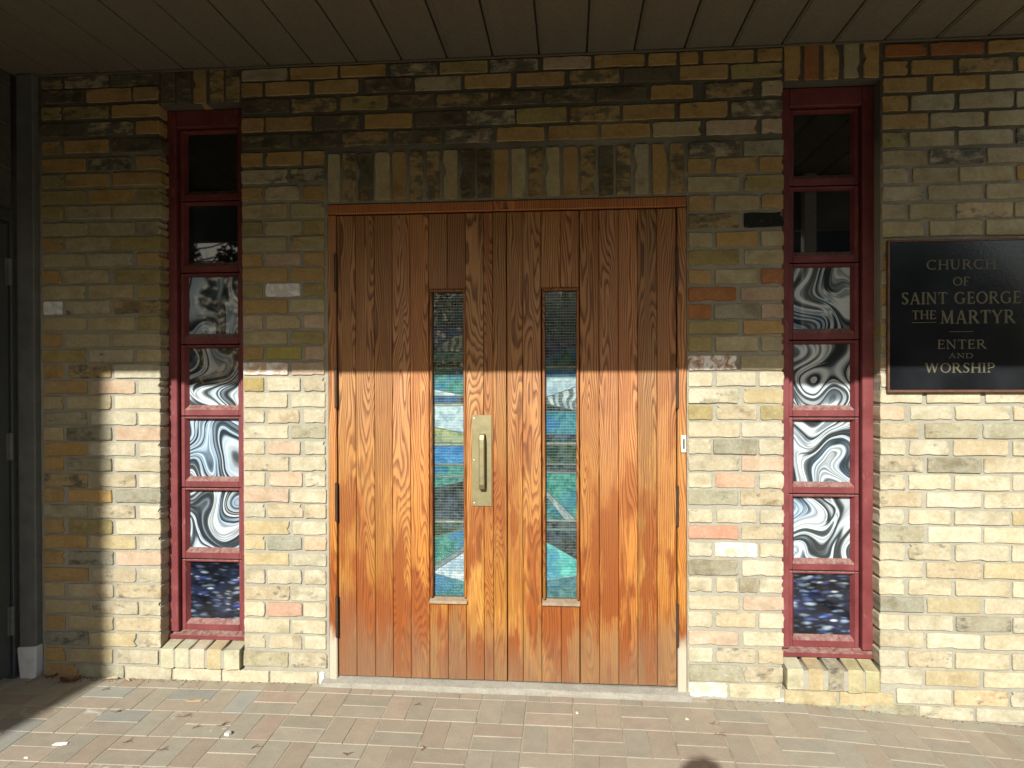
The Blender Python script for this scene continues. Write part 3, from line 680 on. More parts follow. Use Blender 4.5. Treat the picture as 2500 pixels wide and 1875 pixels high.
o = link('foot', mesh('foot', bm), WHITEPAINT); part(o, tp)

# ------------------------------------------------------------------ the two tall windows
def frame_strip(bm, x0, x1, y0, y1, z0, z1, bev=.003): box(bm, x0, x1, y0, y1, z0, z1, bev)
def tall_window(cx_, label, seed):
    r = random.Random(seed)
    t = empty('tall_window', (cx_, .07, .17)); tag(t, label, 'window', 'tall narrow windows beside the doors', 'thing')
    xl, xr, zt = cx_-.204, cx_+.204, 2.682
    def mk(name, lst, mat=RED, bev=.003): o = boxes(name, lst, mat, None, bev); part(o, t); return o
    mk('jamb', [(xl, xl+.048, .07, .20, .205, zt)]); mk('jamb', [(xr-.048, xr, .07, .20, .205, zt)])
    mk('head', [(xl+.049, xr-.049, .071, .20, 2.602, zt)])
    bm = bmesh.new(); a = [(-.0, .0)]
    pr = [(.066, .172), (.20, .172), (.20, .205), (.100, .205), (.076, .194), (.066, .190)]
    v0 = [bm.verts.new((xl, y, z)) for y, z in pr]; v1 = [bm.verts.new((xr, y, z)) for y, z in pr]; n = len(pr)
    bm.faces.new(v0); bm.faces.new(v1)
    for i in range(n): bm.faces.new((v0[i], v1[i], v1[(i+1) % n], v0[(i+1) % n]))
    bmesh.ops.recalc_face_normals(bm, faces=bm.faces[:]); o = link('sub_sill', mesh('sub_sill', bm), RED); part(o, t)
    # stepped inner stops beside the sashes (hidden depth behind the jambs)
    mk('backing', [(xl+.02, xr-.02, .185, .215, .2, 2.64)], BLACK, 0)
    for k in range(7):
        g0 = .255 + .3425*k; g1 = g0 + .272; s0, s1 = g0-.0495, g1+.0155; sx0, sx1 = cx_-.1515, cx_+.1515; gx0, gx1 = cx_-.1215, cx_+.1215
        bm = bmesh.new()
        box(bm, sx0, gx0-.012, .097, .18, s0, s1, .002); box(bm, gx1+.012, sx1, .097, .18, s0, s1, .002)      # stiles
        box(bm, gx0-.0119, gx1+.0119, .0975, .18, s0, g0-.019, .002); box(bm, gx0-.0119, gx1+.0119, .0975, .18, g1+.006, s1, .002)
        # inner bead, sloping to the glass on all four sides
        o4 = [(gx0-.012, g0-.019), (gx1+.012, g0-.019), (gx1+.012, g1+.006), (gx0-.012, g1+.006)]; i4 = [(gx0, g0), (gx1, g0), (gx1, g1), (gx0, g1)]
        A = [bm.verts.new((x, .1005, z)) for x, z in o4]; B = [bm.verts.new((x, .121, z)) for x, z in i4]
        for i in range(4): bm.faces.new((A[i], A[(i+1) % 4], B[(i+1) % 4], B[i]))
        so = link('sash', mesh('sash', bm), RED); part(so, t)
        bm = bmesh.new(); box(bm, gx0-.006, gx1+.006, .1215, .127, g0-.006, g1+.006)
        pm = BLUE if k == 0 else (SWIRL if k < 5 else DARKGLASS)
        c = Vector((cx_, .124, (g0+g1)/2))
        for v in bm.verts: v.co -= c
        po = link('glass_pane', mesh('glass_pane', bm), pm); po.parent = so; po.location = c - Vector(t.location) - Vector(so.location) + Vector((0, 0, 0))
        po.location = c - (Vector(t.location) + Vector(so.location))
        if k == 0: po['label'] = 'blue streaked glass pane at the foot of the window'
        elif k < 5: po['label'] = 'black and white swirled glass pane'
        else: po['label'] = 'dark clear glass pane'
    return t
tall_window(-1.7045, 'tall narrow red window of stacked panes, between the grey trim post and the doors', 3)
tall_window(1.1255, 'tall narrow red window of stacked panes, between the doors and the black sign', 4)

# ------------------------------------------------------------------ door frame, threshold, leaves
df = empty('door_frame', (-.292, 0, 0)); df.parent = wall; df['label'] = 'varnished wood frame with bare pale feet'
def dpart(name, lst, mat, root, bev=.003, color=None):
    bm = bmesh.new(); c = Vector(((lst[0][0]+lst[0][1])/2, (lst[0][2]+lst[0][3])/2, (lst[0][4]+lst[0][5])/2))
    for b in lst: box(bm, *b, bev=bev)
    for v in bm.verts: v.co -= c
    o = link(name, mesh(name, bm), mat, None, c); o.parent = root; o.location = c - Vector(root.location)
    if color: o.color = (*color, 1)
    return o
dpart('jamb', [(-1.0985, -1.0615, .001, .12, .028, 2.1535)], JAMB, df, .004, (1.2, 1.15, 1.1)); dpart('jamb', [(.4725, .5115, .001, .12, .022, 2.1535)], JAMB, df, .004, (1.2, 1.15, 1.1))
dpart('head', [(-1.0985, .5115, .0, .12, 2.157, 2.2015)], JAMB, df, .004, (1.25, .98, .85)).rotation_euler = (0, 0, 0)
dpart('stop', [(-1.061, .472, .058, .11, 2.13, 2.156)], JAMB, df, .002); dpart('stop', [(-1.061, -1.04, .058, .11, .04, 2.13)], JAMB, df, .002); dpart('stop', [(.452, .472, .058, .11, .04, 2.13)], JAMB, df, .002)
th = bmesh.new(); pr = [(-.036, -.10), (.25, -.10), (.25, .043), (.02, .0385), (-.022, .026), (-.036, .012)]
N_ = 14; rings = []
for i in range(N_+1):
    x = -1.13 + 1.655*i/N_; dz = -.006*max(0, (x+.3)); jj = random.Random(i)
    rings.append([th.verts.new((x, y + (jj.gauss(0, .002) if k > 3 else 0), z + dz + (jj.gauss(0, .0012) if k > 2 else 0))) for k, (y, z) in enumerate(pr)])
for A, B in zip(rings, rings[1:]):
    for k in range(6): th.faces.new((A[k], B[k], B[(k+1) % 6], A[(k+1) % 6]))
th.faces.new(rings[0]); th.faces.new(rings[-1]); bmesh.ops.recalc_face_normals(th, faces=th.faces[:])
tho = link('threshold', mesh('threshold', th), CONCRETE); tag(tho, 'low worn concrete threshold under the wooden double doors', 'threshold', kind='thing')

def plank(root, x0, x1, z0, z1, color, y0=.012):
    g = .0008; return dpart('plank', [(x0+g, x1-g, y0 + rnd.uniform(-.0008, .0008), .050, z0, z1)], WOOD, root, .0021, color)
def leaf(name, label, X, slot, hx, side, glazing, astragal):
    t = empty(name, (X[0], .03, .044)); tag(t, label, 'door', kind='thing')
    Z0, Z1 = .0455, 2.1515; sx0, sx1, sz0, sz1 = slot
    for a, b in zip(X, X[1:]):
        k = rnd.uniform(.74, 1.22); cc = (k*rnd.uniform(.95, 1.05), k*rnd.uniform(.92, 1.05), k*rnd.uniform(.85, 1.1))
        y0 = .010 if astragal and b == X[-1] else .0125
        if b > sx0 + .01 and a < sx1 - .01:
            if a < sx0 - .012: plank(t, a, sx0, Z0, Z1, cc, y0); a = sx0
            e = min(b, sx1)
            plank(t, a, e, Z0, sz0, cc); plank(t, a, e, sz1, Z1, cc)
            if b > sx1 + .012: plank(t, sx1, b, Z0, Z1, cc, y0)
        else: plank(t, a, b, Z0, Z1, cc, y0)
    if astragal: dpart('astragal', [(X[-1]-.02, X[-1]+.02, .058, .070, Z0, Z1)], BLACK, t, 0)
    dpart('core', [(X[0]+.002, X[-1]-.001, .0512, .0565, Z0, Z1)], BLACK, t, 0)
    # slot moulding: round-edged strips and a sloping sill
    mw = .0125
    for q in ((sx0+.0005, sx0+mw, sz0+.024, sz1-mw), (sx1-mw, sx1-.0005, sz0+.024, sz1-mw)):
        dpart('moulding', [(q[0], q[1], .004, .049, q[2], q[3])], WOOD, t, .004, (.85, .75, .7))
    dpart('moulding', [(sx0+.0005, sx1-.0005, .003, .049, sz1-mw+.0005, sz1-.0005)], WOOD, t, .004, (.75, .6, .55))
    bm = bmesh.new(); pr = [(-.004, sz0+.002), (.049, sz0+.002), (.049, sz0+.0235), (.030, sz0+.0235), (.0, sz0+.013), (-.004, sz0+.010)]
    v0 = [bm.verts.new((sx0-.002, y, z)) for y, z in pr]; v1 = [bm.verts.new((sx1+.002, y, z)) for y, z in pr]; n = 6
    bm.faces.new(v0); bm.faces.new(v1)
    for i in range(n): bm.faces.new((v0[i], v1[i], v1[(i+1) % n], v0[(i+1) % n]))
    bmesh.ops.recalc_face_normals(bm, faces=bm.faces[:]); o = link('slot_sill', mesh('slot_sill', bm), CONCRETE if False else SILLW); part(o, t)
    # glazing
    gx0, gx1, gz0, gz1 = sx0+.0128, sx1-.0128, sz0+.024, sz1-.0125
    gw, gh = gx1-gx0, gz1-gz0
    pn = boxes('glass_sheet', [(gx0-.004, gx1+.004, .0285, .0305, gz0-.003, gz1+.004)], SHEET); part(pn, t)
    bm = bmesh.new(); wy = .0345; z = gz0 + .006
    while z < gz1:
        rr = .00055
        pts = [(gx0 + gw*i/4, wy, z + rnd.gauss(0, .0004)) for i in range(5)]; tube(bm, pts, rr, 4, False); z += .0127 + rnd.gauss(0, .0003)
    x = gx0 + .006
    while x < gx1:
        tube(bm, [(x, wy+.0009, gz0), (x, wy+.0009, gz1)], .00016, 4, False); x += .0127
    wo_ = link('wire_mesh', mesh('wire_mesh', bm), WIRE); part(wo_, t)
    cames = bmesh.new()
    for pts, c, al in glazing:
        P_ = [(gx0 + gw*min(max(u, -.02), 1.02), gz1 - gh*v) for u, v in pts]
        cxm = sum(p[0] for p in P_)/len(P_); czm = sum(p[1] for p in P_)/len(P_)
        bm = bmesh.new(); prism(bm, [(x-cxm, z-czm) for x, z in P_], 0, .004)
        o = link('glass_piece', mesh('glass_piece', bm), STAINED, None, (cxm, .041, czm)); part(o, t); o.color = (*c, al)
        for (xa, za), (xb, zb) in zip(P_, P_[1:] + P_[:1]):
            if abs(xa-xb) < 1e-5 and (abs(xa-gx0) < .004 or abs(xa-gx1) < .004): continue
            tube(cames, [(xa, .0408 + rnd.uniform(0, .0004), za), (xb, .0408 + rnd.uniform(0, .0004), zb)], .0021, 5, False)
    o = link('lead_came', mesh('lead_came', cames), LEAD); part(o, t)
    o = boxes('back_board', [(gx0-.006, gx1+.006, .0465, .0495, gz0-.006, gz1+.006)], BLACK); part(o, t)
    for z0, z1 in ((1.806, 1.975), (1.277, 1.452), (.760, .930), (.230, .411)):
        bm = bmesh.new()
        tube(bm, [(hx, -.0045, z0), (hx, -.0045, z1)], .0068, 10)
        for q in (z0, z1): tube(bm, [(hx, -.0045, q-.004), (hx, -.0045, q+.004)], .0052, 8)
        h = link('hinge', mesh('hinge', bm, False), BRONZE); part(h, t)
    return t
SILLW = m_plain('weathered_sill_wood', (.30, .225, .15), .85, .2, 0, .35, 50, .4)
# stained glass: outlines in shares of the slot (u across, v downwards from the top), colour, marbling (alpha 0) or blue clouding (alpha 1)
def curve(f, n=9): return [(i/n, f(i/n)) for i in range(n+1)]
def panes(cuts):
    """cuts: list of (left v, right v, colour, alpha): bands from top to bottom whose lower edges run from left v to right v"""
    out = []; a, b = 0.0, 0.0
    for l, r, c, al in cuts:
        out.append(([(0, a), (1, b), (1, r), (0, l)], c, al)); a, b = l, r
    return out
TEAL, NAVY, PURP, CREAM, DKG, WHITE, OLIV, BLU, TURQ, SLATE = (.06, .27, .215), (.022, .05, .075), (.055, .05, .17), (.52, .48, .33), (.030, .034, .030), (.66, .72, .72), (.085, .115, .030), (.06, .27, .55), (.20, .60, .54), (.13, .26, .24)
def band(a, b, c, d, col, al): return ([(0, a), (1, b), (1, d), (0, c)], col, al)
VA = lambda y: (690 + y/4.1475 - 717.7)/738.3
VL = lambda y: (1080 + y/4.1475 - 717.7)/738.3
arc = [(u, VA(706) - (VA(706)-VA(535))*math.sin(u*1.5)**.9) for u in [i/8 for i in range(9)]]
GL = [band(0, 0, VA(250), VA(250), (.015, .02, .02), .5), band(VA(250), VA(250), VA(470), VA(470), NAVY, .5),
      ([(0, VA(470)), (1, VA(470))] + arc[::-1], PURP, .5), (arc + [(1, VA(712)), (0, VA(712))], (.42, .44, .45), 0),
      band(VA(712), VA(712), VA(808), VA(808), SLATE, .1), band(VA(808), VA(808), VA(866), VA(866), DKG, .4), band(VA(866), VA(866), VA(888), VA(888), CREAM, .3),
      band(VA(888), VA(888), VA(1085), VA(1148), TEAL, .95), band(VA(1085), VA(1148), VA(1158), VA(1158), WHITE, .3), band(VA(1158), VA(1158), VA(1230), VA(1230), (.05, .065, .07), .8),
      band(VA(1230), VA(1230), VA(1250), VA(1250), CREAM, .3), band(VA(1250), VA(1250), VA(1470), VA(1530), WHITE, .25), band(VA(1470), VA(1530), VL(14), VL(14), (.44, .42, .15), .25), band(VL(14), VL(14), VL(42), VL(42), CREAM, .3),
      band(VL(42), VL(42), VL(222), VL(222), BLU, .9), band(VL(222), VL(222), VL(240), VL(240), (.3, .33, .3), .3), band(VL(240), VL(240), VL(342), VL(342), TEAL, .8), band(VL(342), VL(342), VL(360), VL(360), (.3, .33, .3), .3),
      band(VL(360), VL(360), VL(465), VL(395), TEAL, .5), band(VL(465), VL(395), VL(796), VL(796), (.032, .032, .030), .1), band(VL(796), VL(796), VL(815), VL(815), CREAM, .3),
      band(VL(815), VL(815), VL(965), VL(880), (.05, .07, .022), .2), band(VL(965), VL(880), VL(1252), VL(1050), (.05, .26, .20), 1), band(VL(1252), VL(1050), VL(1310), VL(1105), (.26, .28, .28), .25),
      band(VL(1310), VL(1105), VL(1335), VL(1412), (.74, .76, .77), .3), band(VL(1335), VL(1412), 1.0, 1.0, (.05, .24, .25), .9)]
VR0 = lambda y: (690 + y/4.1475 - 713.0)/752.0
VR = lambda y: (1080 + y/4.1475 - 713.0)/752.0
arcR = [(u, VR0(790) - (VR0(790)-VR0(662))*math.sin(u*1.5)) for u in [i/8 for i in range(9)]]
GR = [band(0, 0, VR0(470), VR0(470), (.020, .024, .024), .2), band(VR0(470), VR0(470), VR0(560), VR0(560), (.015, .03, .03), .9), ([(0, VR0(560)), (1, VR0(560))] + arcR[::-1], (.035, .025, .10), .3),
      (arcR + [(1, VR0(850)), (0, VR0(850))], (.022, .09, .045), .8), band(VR0(850), VR0(850), VR0(878), VR0(878), CREAM, .3), band(VR0(878), VR0(878), VR0(968), VR0(968), (.08, .25, .42), .8),
      band(VR0(968), VR0(968), VR0(1170), VR0(1065), (.62, .66, .66), .3), band(VR0(1170), VR0(1065), VR0(1235), VR0(1308), (.55, .57, .56), 0), band(VR0(1235), VR0(1308), VR0(1312), VR0(1318), (.025, .028, .022), .1),
      band(VR0(1312), VR0(1318), VR0(1545), VR0(1545), (.05, .23, .28), 1), band(VR0(1545), VR0(1545), VR0(1632), VR0(1632), (.045, .05, .05), .5), band(VR0(1632), VR0(1632), VR(32), VR(32), CREAM, .3),
      band(VR(32), VR(32), VR(230), VR(230), (.042, .058, .018), .15), band(VR(230), VR(230), VR(240), VR(240), CREAM, .3), band(VR(240), VR(240), VR(312), VR(312), (.05, .052, .05), .1), band(VR(312), VR(312), VR(326), VR(326), (.3, .33, .3), .3),
      band(VR(326), VR(326), VR(490), VR(800), TEAL, .45), ([(0, VR(490)), (1, VR(800)), (.62, VR(800)), (0, VR(560))], (.36, .38, .38), .2), ([(0, VR(560)), (.62, VR(800)), (0, VR(800))], (.045, .2, .16), .4),
      band(VR(800), VR(800), VR(818), VR(818), CREAM, .3), band(VR(818), VR(818), VR(890), VR(890), (.04, .042, .045), .3), band(VR(890), VR(890), VR(908), VR(908), (.10, .30, .29), .4),
      band(VR(908), VR(908), VR(1022), VR(1200), (.040, .040, .038), .1), band(VR(1022), VR(1200), VR(1425), VR(1365), (.15, .58, .50), .75), band(VR(1425), VR(1365), 1.0, 1.0, (.07, .20, .20), .3)]
XL = [-1.0575, -.973, -.886, -.803, -.720, -.634, -.549, -.466, -.385, -.342, -.2815]
XR = [-.2785, -.209, -.126, -.039, .046, .131, .216, .300, .385, .4685]
dl = leaf('door_leaf', 'varnished plank door with the brass pull handle, hinged on its left', XL, (-.631, -.464, .390, 1.810), -1.0605, -1, GL, True)
dr = leaf('door_leaf', 'varnished plank door without a handle, hinged on its right', XR, (-.121, .043, .392, 1.810), .4705, 1, GR, False)
# pull handle on the left leaf
bm = bmesh.new(); box(bm, -.4385, -.3490, .0082, .0108, .8325, 1.2425, .0008)
pl = link('pull_plate', mesh('pull_plate', bm), BRASS); part(pl, dl)
hy = -.030; cx_ = -.3895; pts = [(.010, 1.155), (-.010, 1.157), (-.022, 1.152), (-.030, 1.135), (-.031, 1.10), (-.031, .97), (-.030, .935), (-.022, .917), (-.010, .912), (.010, .914)]
bm = bmesh.new(); ringsh = []
for i, (y, z) in enumerate(pts):
    a = Vector(pts[max(i-1, 0)]); b = Vector(pts[min(i+1, len(pts)-1)]); tn = (b-a).normalized(); nr = Vector((-tn.y, tn.x)); hw, ht = .0125, .0042
    prof = [(-hw, -ht*.5), (-hw*.7, -ht), (hw*.7, -ht), (hw, -ht*.5), (hw, ht), (-hw, ht)]
    ringsh.append([bm.verts.new((cx_+u, y + nr.x*w_, z + nr.y*w_)) for u, w_ in prof])
for A, B in zip(ringsh, ringsh[1:]):
    for k in range(6): bm.faces.new((A[k], B[k], B[(k+1) % 6], A[(k+1) % 6]))
bm.faces.new(ringsh[0]); bm.faces.new(ringsh[-1]); bmesh.ops.recalc_face_normals(bm, faces=bm.faces[:])
o = link('grip', mesh('grip', bm, False), BRASS); o.parent = pl; o.location = (0, 0, 0)
for zq in (1.228, 1.04, .847):
    bm = bmesh.new(); tube(bm, [(-.4285, .0082, zq), (-.4285, .0065, zq)], [.0034, .0024], 8)
    o = link('screw', mesh('screw', bm), IVORY); o.parent = pl
# small plate on the right jamb
bell = empty('door_bell', (.496, -.01, 1.118)); tag(bell, 'small ivory door bell plate with dark slot on the right door jamb', 'door bell')
o = boxes('plate', [(.4870, .5075, -.0095, .0005, 1.0805, 1.1555)], IVORY, bev=.002); part(o, bell)
o = boxes('slot', [(.4940, .5010, -.0108, -.0098, 1.096, 1.140)], BLACK, bev=.0005); part(o, bell)
for zq in (1.149, 1.0875):
    bm = bmesh.new(); tube(bm, [(.4973, -.0098, zq), (.4973, -.0112, zq)], .0018, 8); o = link('screw', mesh('screw', bm), BRONZE); part(o, bell)

# ------------------------------------------------------------------ the black sign
sg = empty('church_sign', (1.647, -.01, 1.665)); tag(sg, 'black glossy sign with gold lettering on the bricks beside the right window', 'sign')
S0, S1, T0, T1 = 1.348, 1.946, 1.342, 1.988
o = boxes('panel', [(S0+.009, S1-.009, -.016, -.004, T0+.012, T1-.008)], SIGN, bev=.001); part(o, sg)
for q in ((S0, S0+.0085, T0, T1), (S1-.0085, S1, T0, T1)): o = boxes('edge_strip', [(q[0], q[1], -.022, -.004, q[2], q[3])], COPPER, bev=.0012); part(o, sg)
for q in ((S0+.0088, S1-.0088, T0, T0+.011), (S0+.0088, S1-.0088, T1-.0075, T1)): o = boxes('edge_strip', [(q[0], q[1], -.0218, -.004, q[2], q[3])], COPPER, bev=.0012); part(o, sg)
K, k_ = .165, .085                                    # thick and thin strokes, in cap heights
def arc_(cx, cy, rx, ry, a0, a1, n=18, kind='o'):
    return [(cx + rx*math.cos(R(a0 + (a1-a0)*i/n)), cy + ry*math.sin(R(a0 + (a1-a0)*i/n)), k_ + (K-k_)*abs(math.cos(R(a0 + (a1-a0)*i/n)))**1.3) for i in range(n+1)]
def st(x0, y0, x1, y1, w): return [(x0, y0, w), (x1, y1, w)]
def sf(x, y, w=.34): return st(x-w/2, y, x+w/2, y, .06)
GLY = {
 'I': (.34, [st(.17, 0, .17, 1, K), sf(.17, .03), sf(.17, .97)]),
 'H': (.98, [st(.17, 0, .17, 1, K), st(.81, 0, .81, 1, K), st(.2, .5, .8, .5, k_), sf(.17, .03), sf(.17, .97), sf(.81, .03), sf(.81, .97)]),
 'E': (.72, [st(.17, 0, .17, 1, K), st(.02, .96, .62, .96, k_), st(.17, .52, .52, .52, k_), st(.02, .04, .66, .04, k_), st(.60, .98, .63, .78, .07), st(.64, .02, .68, .24, .07), st(.52, .62, .52, .42, .06)]),
 'F': (.66, [st(.17, 0, .17, 1, K), st(.02, .96, .60, .96, k_), st(.17, .52, .50, .52, k_), sf(.17, .03), st(.58, .98, .61, .78, .07), st(.50, .62, .50, .42, .06)]),
 'T': (.82, [st(.41, 0, .41, 1, K), st(.04, .96, .78, .96, k_), sf(.41, .03), st(.06, .98, .02, .76, .07), st(.76, .98, .80, .76, .07)]),
 'N': (.98, [st(.15, 0, .15, 1, k_), st(.80, 0, .80, 1, k_), st(.13, .98, .82, .02, K), sf(.15, .03), sf(.10, .97, .24), sf(.80, .97)]),
 'M': (1.16, [st(.16, 0, .22, 1, k_), st(.20, .98, .58, .06, K), st(.58, .06, .92, .98, k_), st(.98, 0, .92, 1, K), sf(.16, .03), sf(.98, .03), sf(.17, .97, .2), sf(.97, .97, .2)]),
 'A': (.96, [st(.14, 0, .46, .98, k_), st(.82, 0, .48, 1, K), st(.26, .34, .68, .34, k_), sf(.14, .03, .28), sf(.82, .03, .32)]),
 'W': (1.36, [st(.12, 1, .40, .02, K), st(.40, .04, .66, .96, k_), st(.66, 1, .94, .02, K), st(.94, .04, 1.2, .98, k_), sf(.12, .97, .3), sf(.66, .97, .24), sf(1.22, .97, .26)]),
 'Y': (.92, [st(.10, 1, .46, .46, K), st(.82, 1, .46, .46, k_), st(.46, 0, .46, .48, K), sf(.10, .97, .3), sf(.82, .97, .28), sf(.46, .03)]),
 'O': (1.0, [arc_(.5, .5, .42, .46, 0, 360, 30)]),
 'C': (.92, [arc_(.5, .5, .42, .46, 48, 312, 24), st(.78, .80, .80, .98, .07), st(.78, .2, .80, .02, .07)]),
 'G': (1.0, [arc_(.5, .5, .42, .46, 48, 318, 24), st(.80, .06, .80, .44, K), sf(.80, .45, .32), st(.78, .80, .80, .98, .07)]),
 'D': (.98, [st(.17, 0, .17, 1, K), arc_(.40, .5, .48, .46, -90, 90, 20), st(.02, .96, .42, .96, k_), st(.02, .04, .42, .04, k_)]),
 'P': (.76, [st(.17, 0, .17, 1, K), arc_(.36, .73, .30, .235, -90, 90, 16), st(.02, .965, .38, .965, k_), st(.17, .495, .38, .495, k_), sf(.17, .03)]),
 'R': (.92, [st(.17, 0, .17, 1, K), arc_(.36, .74, .29, .225, -90, 90, 16), st(.02, .965, .38, .965, k_), st(.17, .515, .38, .515, k_), st(.40, .52, .82, .02, K), sf(.17, .03), sf(.86, .03, .22)]),
 'S': (.66, [[(.57, .82, .07), (.52, .92, .08), (.40, .965, .085), (.26, .95, .10), (.14, .86, .14), (.12, .74, .165), (.18, .63, .17), (.32, .54, .175), (.46, .45, .175), (.54, .34, .17), (.54, .20, .155), (.44, .08, .11), (.30, .035, .085), (.17, .06, .08), (.10, .16, .07)], st(.57, .78, .58, .98, .06), st(.10, .24, .09, .02, .06)]),
 'U': (.94, [[(.17, 1, K), (.17, .34, K), (.20, .18, .15), (.28, .08, .11), (.42, .035, .09), (.58, .06, .085), (.70, .16, .085), (.76, .34, .085), (.76, 1, .085)], sf(.17, .97), sf(.76, .97, .28)]),
 ' ': (.42, []),
}
def lettering(text, x0, x1, z0, z1, broken=False):
    bm = bmesh.new(); h = z1 - z0; adv = sum(GLY[c][0] for c in text) + .10*(len(text)-1); s = (x1-x0)/adv; x = x0; lay = 0
    for ci, c in enumerate(text):
        w, strokes = GLY[c]
        for sk_ in strokes:
            lay += 1; y = -.0165 - .00003*(lay % 9); L = []
            for i, (px, pz, pw) in enumerate(sk_):
                a = sk_[max(i-1, 0)]; b = sk_[min(i+1, len(sk_)-1)]; d = Vector(((b[0]-a[0])*s, (b[1]-a[1])*h)); d.normalize()
                q = Vector((-d.y, d.x))*pw*h*.5; cxp, czp = x + px*s, z0 + pz*h
                L.append((bm.verts.new((cxp+q.x, y, czp+q.y)), bm.verts.new((cxp-q.x, y, czp-q.y))))
            for j, (A, B) in enumerate(zip(L, L[1:])):
                if broken and ci == len(text)-1 and len(sk_) == 2 and sk_[0][2] == K and abs(sk_[0][0]-sk_[1][0]) < .01: continue
                bm.faces.new((A[0], B[0], B[1], A[1]))
        if broken and ci == len(text)-1:               # the worn P: its stem is flaked through in two places
            for a, b in ((0, .22), (.34, .52), (.62, 1)):
                y = -.0167; q = K*h*.5
                bm.faces.new([bm.verts.new((x + .17*s + e, y, z0 + g*h)) for e, g in ((-q, a), (q, a + .04), (q, b - .03), (-q, b))])
        x += (w + .10)*s
    for f in bm.faces:
        f.normal_update()
        if f.normal.y > 0: f.normal_flip()
    o = link('lettering', mesh('lettering', bm), GOLD); part(o, sg); o['label'] = 'gold lettering ' + text
for tx, a, b, c, d in (('CHURCH', 1.507, 1.787, 1.861, 1.902), ('OF', 1.614, 1.680, 1.792, 1.829), ('SAINT', 1.405, 1.591, 1.715, 1.766), ('GEORGE', 1.620, 1.887, 1.715, 1.766), ('THE', 1.448, 1.546, 1.652, 1.689),
                       ('MARTYR', 1.563, 1.863, 1.632, 1.688), ('ENTER', 1.551, 1.748, 1.526, 1.564), ('AND', 1.596, 1.696, 1.486, 1.507)): lettering(tx, a, b, c, d)
lettering('WORSHIP', 1.501, 1.783, 1.425, 1.466, True)
for a, b, z in ((1.448, 1.546, 1.638), (1.599, 1.696, 1.598)): o = boxes('rule', [(a, b, -.0168, -.0163, z-.0012, z+.0012)], GOLD); part(o, sg)

# ------------------------------------------------------------------ litter on the paving
def curled_leaf(name, x, y, L, W_, rot, seed, mat, label, group=None, lift=.0):
    r = random.Random(seed); bm = bmesh.new(); n, m = 9, 4; G = []
    for i in range(n+1):
        t = i/n; hw = W_*.5*(math.sin(math.pi*min(1, t*1.02))**.7)*(1 + .28*math.sin(t*19 + seed)); row = []
        for j in range(-m, m+1):
            u = j/m; row.append(bm.verts.new(((t-.5)*L, hw*u, .002 + abs(u)**1.6*W_*(.28 + .2*math.sin(t*5 + seed)) + .12*L*(t-.5)**2*2 + r.gauss(0, .0006))))
        G.append(row)
    for A, B in zip(G, G[1:]):
        for a, b, c, d in zip(A, A[1:], B[1:], B): bm.faces.new((a, b, c, d))
    tube(bm, [(-.5*L, 0, .003), (-.66*L, .004, .006), (-.8*L, .006, .004)], [.0011, .0009, .0007], 5)
    o = link(name, mesh(name, bm, True), mat, None, (x, y, gz(x, y) + .001 + lift)); o.rotation_euler = (0, 0, rot); tag(o, label, 'leaf', group); return o
curled_leaf('dry_leaf', -2.31, -.058, .085, .050, .5, 2, LEAF, 'curled red brown leaf in the shaded corner by the left pier')
curled_leaf('dry_leaf', -2.13, -.028, .060, .022, .15, 5, TANLEAF, 'crumpled pale leaf against the foot of the left pier')
curled_leaf('dry_leaf', -2.05, -.034, .040, .014, -.3, 6, TANLEAF, 'thin straw coloured leaf fragment beside the crumpled pale leaf')
curled_leaf('dry_leaf', -2.43, -.022, .045, .020, .8, 9, LEAF, 'small dark leaf tucked behind the white foot of the trim post')
curled_leaf('dry_leaf', -2.50, -.075, .030, .014, 1.2, 10, TANLEAF, 'tiny yellowish leaf under the white foot of the trim post')
